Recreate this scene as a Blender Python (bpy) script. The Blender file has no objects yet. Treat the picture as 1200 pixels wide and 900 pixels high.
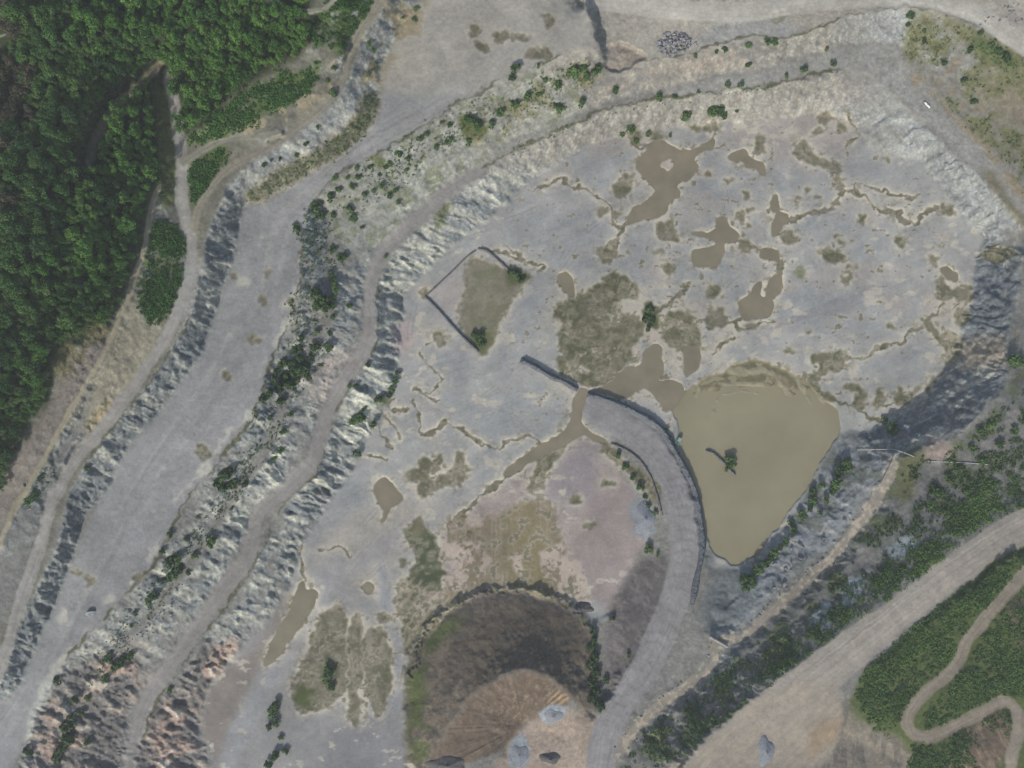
import bpy, bmesh, math, random
import numpy as np
from mathutils import Vector

random.seed(7)
RNG = np.random.default_rng(7)
SC = bpy.context.scene
COL = SC.collection
R = math.radians

# ------------------------------------------------------------------ camera, sky, sun, exposure
GSD = 0.4            # metres per photo pixel on the pit floor
CAM_H = 320.0        # camera height over the pit floor
cam_data = bpy.data.cameras.new("camera")
cam_data.sensor_width = 36.0
cam_data.lens = 36.0 * CAM_H / (1200 * GSD)
cam_data.clip_start = 1.0
cam_data.clip_end = 6000.0
cam = bpy.data.objects.new("camera", cam_data)
COL.objects.link(cam)
cam.location = (0, 0, CAM_H)
cam.rotation_euler = (0, 0, 0)
SC.camera = cam

SUN_EL, SUN_AZ = 37.0, 202.0       # azimuth clockwise from +Y
SUN_STRENGTH, SKY_STRENGTH = 3.0, 0.115
world = bpy.data.worlds.new("World")
SC.world = world
world.use_nodes = True
wn = world.node_tree
bg = wn.nodes["Background"]
sky = wn.nodes.new("ShaderNodeTexSky")
sky.sky_type = 'NISHITA'
sky.sun_disc = False
sky.sun_elevation = R(SUN_EL)
sky.sun_rotation = R(SUN_AZ)
sky.dust_density = 2.0
wn.links.new(sky.outputs[0], bg.inputs[0])
bg.inputs[1].default_value = SKY_STRENGTH
sun_data = bpy.data.lights.new("sun", 'SUN')
sun_data.energy = SUN_STRENGTH
sun_data.angle = R(0.6)
sun_data.color = (1.0, 0.95, 0.88)
sun = bpy.data.objects.new("sun", sun_data)
COL.objects.link(sun)
sdir = Vector((math.sin(R(SUN_AZ)) * math.cos(R(SUN_EL)), math.cos(R(SUN_AZ)) * math.cos(R(SUN_EL)), math.sin(R(SUN_EL))))
sun.rotation_euler = (-sdir).to_track_quat('-Z', 'Y').to_euler()
sun.location = sdir * 600
SC.view_settings.view_transform = 'Standard'
SC.view_settings.look = 'None'
SC.view_settings.exposure = 0.08
SC.view_settings.gamma = 1.0
SC.view_settings.use_curve_mapping = False
HAZE = 0.00024
ALB = np.array([1.0, 1.02, 0.945], np.float32)   # sunlit display colour -> albedo

# ------------------------------------------------------------------ numpy helpers
def lin(c):
    c = np.asarray(c, dtype=np.float32) / 255.0
    return np.where(c <= 0.04045, c / 12.92, ((c + 0.055) / 1.055) ** 2.4)

def vnoise(x, y, seed):
    """smooth value noise in -1..1"""
    rs = np.random.default_rng(seed)
    tab = rs.uniform(-1, 1, (256, 256)).astype(np.float32)
    xi = np.floor(x).astype(np.int32); yi = np.floor(y).astype(np.int32)
    fx = (x - xi).astype(np.float32); fy = (y - yi).astype(np.float32)
    fx = fx * fx * (3 - 2 * fx); fy = fy * fy * (3 - 2 * fy)
    x0 = xi & 255; x1 = (xi + 1) & 255; y0 = yi & 255; y1 = (yi + 1) & 255
    a = tab[y0, x0]; b = tab[y0, x1]; c = tab[y1, x0]; d = tab[y1, x1]
    return (a + (b - a) * fx) * (1 - fy) + (c + (d - c) * fx) * fy

def fbm(x, y, seed, octv=4, gain=0.5):
    s = 0; a = 1.0; t = 0
    for i in range(octv):
        s = s + a * vnoise(x * 2 ** i + 13.7 * i, y * 2 ** i + 7.1 * i, seed + i)
        t += a; a *= gain
    return s / t * 1.6

def sstep(a, b, x):
    t = np.clip((x - a) / (b - a), 0, 1)
    return t * t * (3 - 2 * t)

def catmull(pts, closed=False, n=4):
    p = np.array(pts, dtype=float)
    if len(p) < 3:
        return p
    if closed:
        q = np.vstack([p[-1], p, p[0], p[1]])
    else:
        q = np.vstack([2 * p[0] - p[1], p, 2 * p[-1] - p[-2]])
    out = []
    for i in range(1, len(q) - 2):
        p0, p1, p2, p3 = q[i - 1], q[i], q[i + 1], q[i + 2]
        for k in range(n):
            t = k / n
            out.append(0.5 * ((2 * p1) + (-p0 + p2) * t + (2 * p0 - 5 * p1 + 4 * p2 - p3) * t * t + (-p0 + 3 * p1 - 3 * p2 + p3) * t ** 3))
    if not closed:
        out.append(q[-2])
    return np.array(out)

def box1(a, r, axis):
    if r < 1: return a
    k = 2 * r + 1
    pad = [(0, 0), (0, 0)]; pad[axis] = (r + 1, r)
    c = np.cumsum(np.pad(a, pad, mode='edge'), axis=axis, dtype=np.float64)
    n = a.shape[axis]
    if axis == 0: o = c[k:k + n] - c[:n]
    else: o = c[:, k:k + n] - c[:, :n]
    return (o / k).astype(np.float32)

def blur(a, r):
    return box1(box1(box1(box1(a, r, 0), r, 1), r, 0), r, 1)

# ------------------------------------------------------------------ the survey: traced lines and areas (photo pixels)
# (height, half width, points); points may carry their own third value = height
TRACK_L = [(560,203,13),(545,212,13),(527,222,13),(505,243,13),(485,260,13),(462,282,13),(444,305,13),(434,330,13),(433,350,13),(432,393,13),(417,427,12.5),(397,457,12.5),(384,480,12),(374,517,12),(367,540,12),(347,563,11.5),(320,585,11.5),(300,607,11),(287,655,11),(262,690,10.5),(238,725,10.5),(206,770,10),(180,805,9),(166,835,8.5),(150,895,8),(146,915,8)]
TRACK_W = [(197,85,44),(199,100,44),(204,125,43),(210,160,42),(212,187,41.5),(212,227,41),(219,260,40.5),(224,287,40),(224,320,40),(214,350,40),(194,397,39.5),(170,433,39),(150,463,39),(113,510,38),(87,540,38),(66,577,37),(58,600,37),(43,650,36),(27,697,35),(10,753,34),(-5,800,33)]
TRACK_N = [(228,268,40.5),(232,243,41),(252,215,41),(273,195,41),(298,183,41),(327,164,41),(360,141,41),(384,120,41),(402,92,41),(408,63,41),(423,37,42),(447,-4,42)]
TRACK_N2 = [(215,190,42),(240,174,43),(263,164,43),(297,161,43),(330,157,43)]
PATH_H = [(187,215,46),(177,247,46),(167,295,47),(153,340,47),(140,373,47),(120,417,47),(103,447,46),(80,487,46),(63,517,45),(40,557,44),(17,597,43),(-4,642,42)]
TRACK_F = [(188,74,48),(167,97,50),(143,117,52),(122,143,54),(111,167,55),(105,188,55)]
TRACK_T = [(305,-4,56),(340,10,56),(365,14,55),(382,10,55),(396,-4,55)]
ROAD_SE = [(1205,614,25),(1165,637,25),(1120,668,25),(1070,706,24.5),(1020,745,24),(985,772,24),(950,800,24),(910,832,24),(870,862,24),(825,905,24)]
ROAD_NE = [(690,-2,20),(760,8,20.5),(860,14,21),(940,4,22),(1000,-3,23),(1060,-4,24),(1105,2,25),(1140,14,25.5),(1170,32,26),(1205,54,26)]
ROAD_LOOP = [(1205,668,27),(1180,697,27),(1153,727,27),(1133,753,27),(1120,779,26.5),(1100,800,26.5),(1073,823,26),(1064,843,26),(1070,860,26),(1087,864,26),(1117,853,26.5),(1153,833,27),(1177,823,27),(1190,832,27.5),(1193,853,28),(1187,883,28),(1184,905,28)]
RAMP = [(690,474,0),(718,490,0.3),(748,510,0.6),(775,540,1.2),(792,575,1.8),(800,610,2.4),(803,650,3),(795,690,3.6),(780,730,4.2),(762,770,4.8),(745,800,5.2),(725,830,5.5),(710,860,6),(702,905,6)]
TRACK_S = [(1045,545,14),(1030,580,12.5),(1008,612,11.5),(985,642,11),(960,668,10.5),(925,698,10),(895,725,9.5),(868,747,9),(840,752,8.5),(836,775,8.2),(815,798,8),(785,818,7.5),(760,840,7),(740,862,6.5),(722,885,6.2)]

HL = [  # height lines: (half width px, [(u,v,h)...])
 (8, TRACK_L), (7, TRACK_W), (5, TRACK_N), (4, TRACK_N2), (3, PATH_H), (4, TRACK_F), (4, TRACK_T),
 (26, ROAD_SE), (12, ROAD_NE), (7, ROAD_LOOP), (17, RAMP), (6, TRACK_S),
 # lower wall crest, north then west
 (1.5, [(560,200,13),(580,190,13),(600,178,13),(620,170,13),(650,155,13),(680,142,13),(705,133,12.5),(740,122,12.5),(770,116,12.5),(800,112,12.5),(840,108,12.5),(870,104,12.5),(900,100,12.5),(940,92,12.5),(985,80,12.5)]),
 (1.5, [(545,212,13),(530,228,13),(510,248,13),(490,268,13),(470,288,13),(453,308,13),(443,328,13),(440,345,13),(442,370,13),(443,390,13),(437,410,12.5),(425,433,12.5),(406,461,12.5),(390,487,12),(385,507,12),(379,530,12),(370,552,12),(351,576,11.5),(331,593,11.5),(313,608,11),(297,661,11),(268,706,10.5),(242,742,10.5),(214,786,10),(191,812,9),(174,840,8.5),(161,877,8),(156,905,8)]),
 # terrace edge (haul bench, upper wall crest)
 (1.5, [(698,62,28),(690,56,28),(670,53,28),(655,65,28),(640,72,28),(625,78,28),(600,90,28),(575,100,28),(550,115,28),(530,126,28),(510,139,28),(490,151,28),(475,162,28),(455,172,28),(430,185,28),(400,205,28),(375,228,28),(356,250,28),(350,268,28),(351,290,28),(353,312,28),(352,332,28),(349,352,28),(340,375,28),(328,395,28),(321,415,28),(312,440,28),(303,470,27.8),(297,488,27.8),(285,505,27.5),(266,525,27.5),(248,552,27.5),(235,570,27.5),(213,597,27.5),(200,627,27),(187,650,27),(167,677,27),(150,692,27),(133,710,26.5),(107,740,26),(77,773,25.5),(63,797,25.5),(47,833,25),(30,870,24),(12,905,24)]),
 # ledge between the two western tiers
 (5, [(375,237,21),(385,255,21),(391,285,21),(392,330,21),(389,365,21),(368,402,21),(350,432,21),(335,458,21),(326,482,21),(320,505,20.5),(308,535,20.5),(290,562,20.5),(268,592,20),(248,628,20),(225,660,20),(200,690,19.5),(180,715,19),(153,742,19),(128,768,18.5),(110,792,18),(98,815,17.5),(92,840,17),(82,880,16),(78,905,16)]),
 # terrace west toe and west crest
 (2, [(500,-4,29),(472,30,29),(452,70,28.5),(442,105,28),(446,125,28),(431,156,28),(400,184,28),(365,207,28),(330,227,28),(300,238,28),(282,245,28),(279,270,28),(275,300,28),(267,322,28),(258,352,28),(250,378,28),(240,405,28),(227,430,28),(210,452,28),(193,473,28),(170,500,28),(150,521,28),(133,566,27.5),(112,592,27.5),(97,607,27.3),(90,633,27),(80,667,27),(63,710,26.5),(50,747,26),(33,780,25.5),(17,813,25),(-4,836,24.5)]),
 (1.5, [(262,232,41),(252,248,40.5),(245,272,40.5),(241,300,40.3),(236,318,40),(230,350,40),(211,393,39.5),(190,427,39),(173,450,39),(160,470,39),(127,507,38),(103,540,38),(80,574,37),(76,613,36.5),(63,650,36),(47,680,35.5),(33,707,35),(20,740,34),(-4,784,33)]),
 (1.5, [(262,232,41),(264,214,41),(291,192,41),(330,171,41),(366,146,41),(391,123,41),(410,93,41),(416,65,41),(432,36,42),(456,-4,42)]),
 # hill
 (10, [(395,60,46),(370,30,50),(355,50,50)]), (10, [(330,60,50),(290,95,49),(240,140,48)]),
 (20, [(250,40,56),(180,20,60),(100,30,68),(0,0,76)]), (20, [(90,120,66),(40,200,70),(-4,300,68)]), (15, [(100,250,60),(110,330,55),(60,400,57),(0,480,54)]),
 (8, [(165,180,48),(150,230,50),(140,300,51)]), (5,[(185,300,43),(180,350,43)]), (6,[(60,470,49),(20,540,47)]), (6, [(120,455,43),(70,540,41)]),
 # step in the northern plateau
 (1.5, [(684,-4,28),(690,20,28),(699,44,28),(703,60,28)]), (1.5, [(698,-4,20),(704,30,20),(709,58,20)]),
 # northern plateau rim
 (1.5, [(707,82,19),(727,83,19),(747,73,20),(773,68,20),(807,63,20),(833,53,20),(887,42,20.5),(900,47,20.5),(927,42,21),(967,30,22),(1000,17,23),(1040,10,24),(1087,9,25),(1120,19,25.5),(1147,32,26),(1173,49,26),(1199,66,26)]),
 (4, [(720,40,20),(780,45,20),(850,30,20.5)]),
 # toe of the upper north wall, bench
 (2, [(560,190,14),(600,168,14),(640,150,14),(690,130,13),(740,113,13),(780,107,13),(833,90,13),(897,82,13),(950,64,13),(1000,51,13),(1040,48,13),(1062,62,13),(1082,77,13),(1088,96,13),(1102,117,13),(1130,138,13),(1150,167,13),(1185,203,13),(1202,218,13)]),
 (1.5, [(985,80,12.5),(1005,80,12.5),(1028,91,12.5),(1044,105,12.5),(1080,141,12.5),(1101,168,12.5),(1127,188,12.5),(1148,204,12.5),(1173,231,12.5),(1199,262,12.5)]),
 # right terrace crest and the south east ridge
 (2, [(1201,300,14),(1198,333,15),(1190,367,16),(1183,400,18),(1181,427,21),(1177,457,24),(1155,477,25),(1134,497,24),(1117,517,22),(1090,528,19.5),(1060,535,16.5),(1045,540,14)]),
 # bank between the pond and the south track
 (2, [(1035,545,13),(1020,575,11.5),(995,606,10.5),(972,635,10),(948,660,9.5),(914,690,9),(884,718,8.5),(858,738,8)]),
 (3, [(1100,545,17),(1060,600,17),(1020,640,16),(970,690,15),(930,725,14),(890,755,13),(850,785,13)]),
 (4, [(1195,480,24),(1185,530,23),(1200,575,23)]),
 (6, [(1190,655,28),(1110,725,27),(1040,790,26)]), (6, [(1190,720,29),(1140,800,28)]),(5,[(1150,880,30),(1120,890,28)]),(6,[(990,870,22),(1040,890,22)]),
 # dip between ramp and pond bank, and beside the mound
 (10, [(845,690,1.5),(842,712,3.5),(848,728,6)]),
 (6, [(712,725,1),(712,770,1.5),(708,815,2.5)]),
 # spoil mound
 (2, [(500,895,5),(512,872,7.5),(530,845,11.5),(548,820,14.5),(575,798,16),(610,785,16.5),(636,788,15.5),(656,801,13),(672,816,9),(684,832,5)]),
 (4, [(478,800,2),(480,775,2),(490,745,1.5),(520,716,1),(560,696,1),(600,692,1),(650,702,1),(680,722,1.2),(694,760,1.5),(699,800,2.5),(695,835,3.5)]),
 (4, [(476,830,2),(482,870,2),(488,905,2)]),
 (8, [(607,852,3.2),(600,880,3),(640,862,3.5),(660,880,4.5),(640,895,4)]),
]
FLOOR = [(640,198),(690,168),(760,154),(850,142),(960,132),(997,136),(1023,176),(1083,186),(1120,243),(1158,277),(1148,292),(1137,350),(1120,400),(1105,440),(1070,475),(1025,500),(985,510),(960,560),(930,605),(880,660),(860,668),(838,662),(829,640),(818,590),(793,545),(762,512),(715,505),(745,560),(760,605),(752,640),(722,690),(712,725),(690,720),(650,702),(600,692),(560,696),(520,716),(490,745),(476,790),(476,830),(482,870),(486,902),(245,902),(232,840),(258,788),(310,732),(338,690),(347,655),(368,615),(390,584),(413,550),(427,515),(443,500),(447,480),(461,466),(464,425),(468,408),(472,345),(487,330),(515,300),(560,266),(600,236),(620,212)]
POND = [(778,468),(790,480),(795,500),(800,530),(815,570),(825,610),(832,640),(845,655),(862,663),(885,650),(905,625),(925,600),(945,570),(960,545),(975,520),(985,505),(983,480),(965,468),(940,445),(910,430),(885,425),(860,430),(845,440),(830,440),(812,452),(800,462)]
WATER = [  # puddles that hold water
 [(763,168),(778,166),(786,170),(796,175),(808,178),(818,172),(832,168),(838,164),(840,170),(832,174),(820,179),(814,184),(819,194),(814,202),(804,210),(794,215),(792,220),(797,226),(788,232),(782,238),(780,247),(768,254),(750,258),(738,264),(733,262),(740,250),(744,244),(754,240),(762,230),(768,222),(760,212),(752,204),(747,196),(750,184),(758,176)],
 [(855,183),(862,177),(872,176),(876,182),(886,187),(894,192),(899,198),(898,205),(894,206),(890,198),(880,194),(870,188),(858,189)],
 [(840,255),(848,252),(851,260),(858,268),(864,276),(860,282),(848,284),(846,300),(842,310),(832,312),(814,312),(811,296),(816,291),(838,290),(836,282),(830,278),(812,273),(810,270),(820,269),(828,272),(838,266)],
 [(905,230),(909,228),(913,234),(913,244),(907,246),(903,243)],
 [(910,248),(920,248),(923,256),(916,262),(912,272),(906,276),(903,268)],
 [(892,292),(904,290),(912,296),(914,304),(906,303),(892,302)],
 [(867,353),(880,343),(883,335),(893,333),(893,347),(905,348),(905,367),(883,372),(873,373),(867,363)],
 [(757,410),(773,403),(777,423),(777,437),(772,448),(790,447),(803,457),(793,473),(780,480),(770,466),(757,453),(733,467),(713,463),(690,461),(713,451),(730,433),(750,430)],
 [(680,455),(690,462),(683,480),(680,495),(697,508),(710,515),(700,517),(683,509),(665,521),(640,531),(612,546),(597,556),(592,551),(625,528),(635,521),(660,508),(670,490),(672,475)],
 [(800,412),(814,408),(822,418),(815,432),(803,440)],
 [(1103,313),(1120,317),(1122,327),(1110,325)],
 [(440,572),(450,560),(458,564),(464,574),(472,584),(468,590),(458,596),(450,610),(446,612),(450,598),(444,584)],
 [(350,684),(360,690),(371,695),(358,723),(338,753),(320,777),(310,775),(320,750),(337,723)],
 [(657,320),(667,320),(673,337),(670,347),(660,340),(655,330)],
 [(900,335),(905,325),(914,322),(917,335),(912,346),(904,351),(906,364),(899,366)],
]
ISLE = [[(771,192),(779,186),(788,185),(787,196),(781,200)], [(740,407),(752,403),(750,420),(742,421)], [(757,385),(777,393),(777,402),(757,400)], [(788,415),(798,415),(797,427),(788,428)], [(680,427),(693,433),(680,438)]]
WETMUD = [  # damp mud, no open water
 [(728,208),(740,206),(742,220),(732,230),(719,232),(720,220)], [(885,162),(895,160),(896,178),(890,180),(884,176)],
 [(770,264),(788,258),(790,268),(797,280),(792,285),(776,280)], [(933,167),(943,163),(950,173),(960,183),(983,190),(987,200),(980,207),(990,217),(983,220),(973,200),(953,193),(933,183)],
 [(920,266),(936,276),(938,280),(920,284),(914,280)], [(830,367),(847,360),(850,380),(833,383)],
 [(1097,327),(1103,323),(1113,337),(1137,335),(1137,353),(1123,355),(1117,347),(1100,353)], [(1090,300),(1103,298),(1100,310),(1094,309)],
 [(1120,365),(1133,368),(1137,378),(1125,384),(1120,375)],
 [(530,528),(538,526),(548,542),(551,556),(540,564),(520,570),(494,582),(508,566),(512,558),(532,546),(534,538)],
 [(427,740),(453,740),(460,787),(457,813),(443,840),(427,800)], [(380,717),(400,713),(407,740),(407,800),(397,817),(373,830),(350,830),(343,803),(357,767),(367,740)],
 [(411,728),(422,722),(425,760),(424,800),(420,845),(410,845),(410,787)],
 [(545,312),(563,302),(600,318),(622,320),(605,345),(590,365),(575,400),(562,412),(545,390),(538,370),(545,340)],
 [(507,392),(517,389),(524,395),(521,404),(513,405)],
]
OLIVE = [  # algae mats and mossy mud
 [(667,350),(690,340),(710,320),(730,323),(747,333),(747,347),(723,350),(733,363),(750,377),(757,387),(743,407),(747,413),(750,423),(740,427),(727,433),(713,450),(693,453),(667,443),(650,427),(660,413),(653,397),(660,383),(653,373),(647,373),(650,360)],
 [(780,370),(807,367),(820,390),(822,410),(813,420),(800,415),(797,413),(780,400)],
 [(755,360),(765,355),(772,365),(775,385),(757,382)],
 [(700,292),(718,288),(722,300),(705,306)], [(633,533),(647,530),(667,520),(657,533),(643,553),(637,567),(620,577)],
 [(960,293),(975,290),(990,300),(985,306),(970,305)],
 [(1080,375),(1090,377),(1100,390),(1117,390),(1127,403),(1123,417),(1113,430),(1107,410),(1100,400)],
 [(953,417),(980,412),(997,417),(983,433),(970,437),(960,447),(967,460),(980,463),(980,470),(967,467),(943,443),(950,437),(960,433)],
 [(990,455),(1000,445),(1013,455),(1017,467),(1010,478),(1000,473),(1005,460)], [(1027,457),(1037,460),(1038,477),(1028,477)],
 [(1055,453),(1065,463),(1075,452),(1073,462),(1062,475),(1050,472)], [(1087,455),(1100,440),(1107,435),(1095,450),(1088,462)],
 [(490,536),(506,538),(509,546),(500,556),(508,566),(494,580),(490,572),(492,566),(480,560),(476,552),(488,548)],
 [(474,626),(480,614),(490,608),(498,612),(500,624),(512,636),(518,646),(516,660),(518,672),(514,690),(496,688),(480,676),(486,656),(488,648),(480,638)],
 [(464,690),(480,676),(520,690),(530,712),(505,740),(490,760),(475,770),(470,740)],
 [(700,517),(710,517),(720,527),(733,540),(750,553),(767,567),(773,590),(760,583),(750,570),(733,547),(717,540)],
 [(812,452),(845,440),(885,425),(910,430),(940,445),(965,468),(975,478),(950,470),(925,462),(895,458),(865,464),(840,474),(818,470)],
 [(347,808),(358,798),(370,812),(372,828),(355,832)],
]
TANOLIVE = [[(543,600),(555,615),(575,605),(590,600),(610,590),(640,585),(650,600),(660,640),(670,670),(690,700),(650,700),(600,690),(560,692),(540,705),(525,700),(520,680),(540,660),(530,640),(522,625)]]
PINKPALE = [[(515,640),(540,632),(560,640),(575,655),(560,680),(530,690),(518,670)], [(548,605),(570,600),(570,612),(555,620)], [(632,650),(655,640),(680,660),(690,700),(670,702),(645,690)], [(486,705),(500,695),(518,690),(522,702),(505,715),(490,725)], [(600,655),(612,650),(616,668),(604,672)]]
# dots: (u, v, ru, rv, kind) m wet mud, o olive
DOTS = [(785,317,7,6,'o'),(837,343,9,8,'o'),(880,381,6,4,'m'),(938,320,7,7,'l'),(990,327,6,7,'o'),(993,313,4,3,'o'),(1001,314,3,3,'o'),(950,387,4,3,'m'),(925,413,7,5,'o'),(1045,382,3,3,'o'),
 (497,342,6,5,'m'),(432,688,8,5,'w'),(417,730,7,7,'m'),(447,723,7,6,'m'),(643,25,7,9,'m'),(610,42,13,5,'m'),(630,63,15,7,'m'),(557,38,6,8,'m'),(567,55,8,7,'m'),(588,41,10,6,'m'),
 (277,323,3.5,3.5,'m'),(316,319,4,4,'m'),(308,353,6,7,'m'),(296,395,8,6,'m'),(340,355,3,3,'m'),(238,527,8,10,'m'),(267,440,5,10,'m'),(92,670,7,4,'m'),(103,680,7,7,'m'),(163,675,6,4,'m'),
 (912,18,9,7,'m'),(968,138,7,8,'m'),(948,131,5,3,'m'),(987,148,4,6,'m'),(960,153,8,4,'m'),(830,204,4,3,'m'),(855,213,5,2.5,'m'),(876,228,6,3,'m'),(878,246,5,4,'m'),(868,254,5,5,'m'),(877,265,3,3,'m'),(945,221,5,4,'m'),(958,228,4,3,'m'),(935,232,3,2.5,'m'),(935,238,2.5,2,'m'),(775,295,8,4,'m'),(735,295,3,3,'m'),(707,247,6,4,'m'),(724,250,5,5,'m'),(872,288,9,7,'o'),
 (1011,255,6,4,'m'),(1054,283,5,8,'o'),(980,277,3,2.5,'o'),(987,282,3,3,'o'),(1040,188,5,4,'m'),(1112,245,8,6,'m'),(1170,297,20,9,'o'),(605,325,13,9,'g'),(562,398,10,9,'g'),(385,790,8,20,'d'),(357,815,10,12,'g'),(452,470,6,5,'g'),(1195,393,4,5,'m'),(537,565,8,4,'m'),(514,537,5,4,'m'),
 (745,160,9,6,'o'),(772,160,7,4,'o'),(815,150,8,4,'o'),(834,152,10,5,'o'),(673,587,6,6,'o'),(713,567,6,5,'o'),(693,615,6,5,'o'),(602,640,5,5,'o'),(640,600,4,5,'o'),(470,660,4,6,'o')]
CREEKS = [  # (width, kind, pts)
 (3.2,'m',[(920,258),(938,254),(950,250),(964,244),(977,237),(983,227),(987,217)]), (3,'m',[(987,170),(1003,163),(1008,155),(1000,143),(993,128)]),
 (2.6,'m',[(983,225),(997,223),(1017,233),(1033,247),(1050,247),(1060,257),(1073,262),(1080,253),(1100,243)]), (1.4,'m',[(1000,223),(1007,217),(1033,222),(1050,230),(1067,232),(1077,230)]),
 (2.2,'m',[(914,304),(915,320),(910,332)]), (2.4,'m',[(633,220),(647,213),(660,207),(667,217),(687,222),(703,233),(717,240),(720,260),(727,273),(720,290)]), (3.4,'m',[(740,258),(730,266),(724,276),(712,292)]),
 (2.5,'m',[(807,330),(800,340),(780,357),(770,366)]), (2.4,'o',[(1080,383),(1063,390),(1057,400),(1027,410),(1017,417),(980,420)]), (2,'o',[(980,467),(1000,475),(1020,490),(1035,495)]), (2,'o',[(1030,478),(1050,474),(1062,475)]), (2.5,'o',[(967,467),(960,480),(965,490)]),
 (1.7,'m',[(493,417),(503,427),(513,437),(515,450),(507,458),(498,462)]), (2.6,'m',[(487,455),(500,463),(510,470),(518,468)]), (2.8,'m',[(483,470),(489,485),(492,497),(497,508),(513,502),(523,493)]), (2.2,'m',[(523,493),(540,502),(557,515),(580,528),(593,520),(612,512),(625,511),(633,520)]),
 (2,'m',[(447,483),(457,497),(467,512)]), (2.5,'m',[(442,500),(452,515),(460,528)]), (1.2,'m',[(432,534),(445,537),(455,540)]), (2,'m',[(463,466),(455,478),(462,482),(480,480)]),
 (3.8,'m',[(612,546),(592,559),(575,573),(556,589),(542,603),(528,618)]), (2.5,'m',[(552,625),(546,640),(538,655)]), (1.4,'m',[(375,643),(385,643),(401,642),(410,654),(414,652)]), (3,'m',[(352,640),(352,662),(356,680)]),
 (1.2,'m',[(500,403),(510,400)]), (2,'m',[(740,165),(752,171),(762,170)]), (2,'m',[(838,164),(839,152),(834,140)]), (1.8,'m',[(640,214),(628,222),(622,224)]), (2.2,'m',[(566,290),(600,300),(617,305),(640,312),(632,318)]), (1.6,'m',[(592,290),(606,297),(616,310)]),
 (2,'m',[(905,230),(898,245)]), (2,'m',[(830,280),(850,283),(870,284),(885,288),(893,296)]), (2.4,'o',[(908,375),(890,378),(870,388),(858,372)]), (2.5,'m',[(830,385),(845,378),(870,371)]), (2.4,'m',[(862,395),(850,402),(836,412)]), (2.5,'m',[(1105,357),(1098,368),(1088,375)]), (2.3,'m',[(1123,357),(1115,362)])]
# ------------------------------------------------------------------ grid and warped coordinates
M = 40
W_, H_ = 1200 + 2 * M + 1, 900 + 2 * M + 1
gu = np.arange(-M, 1200 + M + 1, dtype=np.float32)
gv = np.arange(-M, 900 + M + 1, dtype=np.float32)
U, V = np.meshgrid(gu, gv)
n1 = fbm(U / 22, V / 22, 101, 3); n2 = fbm(U / 22, V / 22, 201, 3)
n3 = fbm(U / 6, V / 6, 301, 2); n4 = fbm(U / 6, V / 6, 401, 2)
UW = np.clip(U, 1, 1199) + 2.4 * n1 + 1.3 * n3
VW = np.clip(V, 1, 899) + 2.4 * n2 + 1.3 * n4
UW2 = np.clip(U, 1, 1199) + 0.8 * n1 + 0.5 * n3      # calmer, for roads
VW2 = np.clip(V, 1, 899) + 0.8 * n2 + 0.5 * n4

n5 = fbm(U / 3.2, V / 3.2, 351, 2); n6 = fbm(U / 3.2, V / 3.2, 451, 2)
UW3 = UW + 1.6 * n3 + 1.3 * n5; VW3 = VW + 1.6 * n4 + 1.3 * n6          # ragged, for mud
def sl(lo_u, hi_u, lo_v, hi_v, pad):
    a = 0 if lo_u - pad <= 2 else int(lo_u - pad) + M
    b = W_ if hi_u + pad >= 1198 else int(hi_u + pad) + M + 1
    c = 0 if lo_v - pad <= 2 else int(lo_v - pad) + M
    d = H_ if hi_v + pad >= 898 else int(hi_v + pad) + M + 1
    return slice(max(c, 0), min(d, H_)), slice(max(a, 0), min(b, W_))

def pip(x, y, poly):
    ins = np.zeros(x.shape, bool)
    xj, yj = poly[-1]
    for xi, yi in poly:
        if yi != yj:
            c = (yi > y) != (yj > y)
            ins ^= c & (x < (xj - xi) * (y - yi) / (yj - yi) + xi)
        xj, yj = xi, yi
    return ins

def pmask(poly, calm=False, soft=1, smooth=True, ragged=False):
    p = catmull(poly, True) if smooth else np.array(poly, float)
    s = sl(p[:, 0].min(), p[:, 0].max(), p[:, 1].min(), p[:, 1].max(), 10 + soft * 3)
    m = np.zeros((H_, W_), np.float32)
    X, Y = (UW2, VW2) if calm else ((UW3, VW3) if ragged else (UW, VW))
    sub = pip(X[s], Y[s], p).astype(np.float32)
    m[s] = blur(sub, soft) if soft else sub
    return m

def pdist(pts, reach, calm=True):
    """unsigned distance, signed side distance and arc length to a polyline"""
    p = catmull([q[:2] for q in pts])
    D = np.full((H_, W_), 1e3, np.float32); S = np.zeros((H_, W_), np.float32); T = np.zeros((H_, W_), np.float32)
    X, Y = (UW2, VW2) if calm else (UW + 0.7 * n3 + 0.7 * n5, VW + 0.7 * n4 + 0.7 * n6)
    acc = 0.0
    for (ax, ay), (bx, by) in zip(p[:-1], p[1:]):
        L = math.hypot(bx - ax, by - ay)
        if L < 1e-6: continue
        s = sl(min(ax, bx), max(ax, bx), min(ay, by), max(ay, by), reach + 6)
        x = X[s] - ax; y = Y[s] - ay
        ex, ey = (bx - ax) / L, (by - ay) / L
        t = np.clip(x * ex + y * ey, 0, L)
        dx = x - t * ex; dy = y - t * ey
        d = np.sqrt(dx * dx + dy * dy)
        better = d < D[s]
        D[s] = np.where(better, d, D[s])
        S[s] = np.where(better, x * ey - y * ex, S[s])
        T[s] = np.where(better, acc + t, T[s])
        acc += L
    return D, S, T

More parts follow.
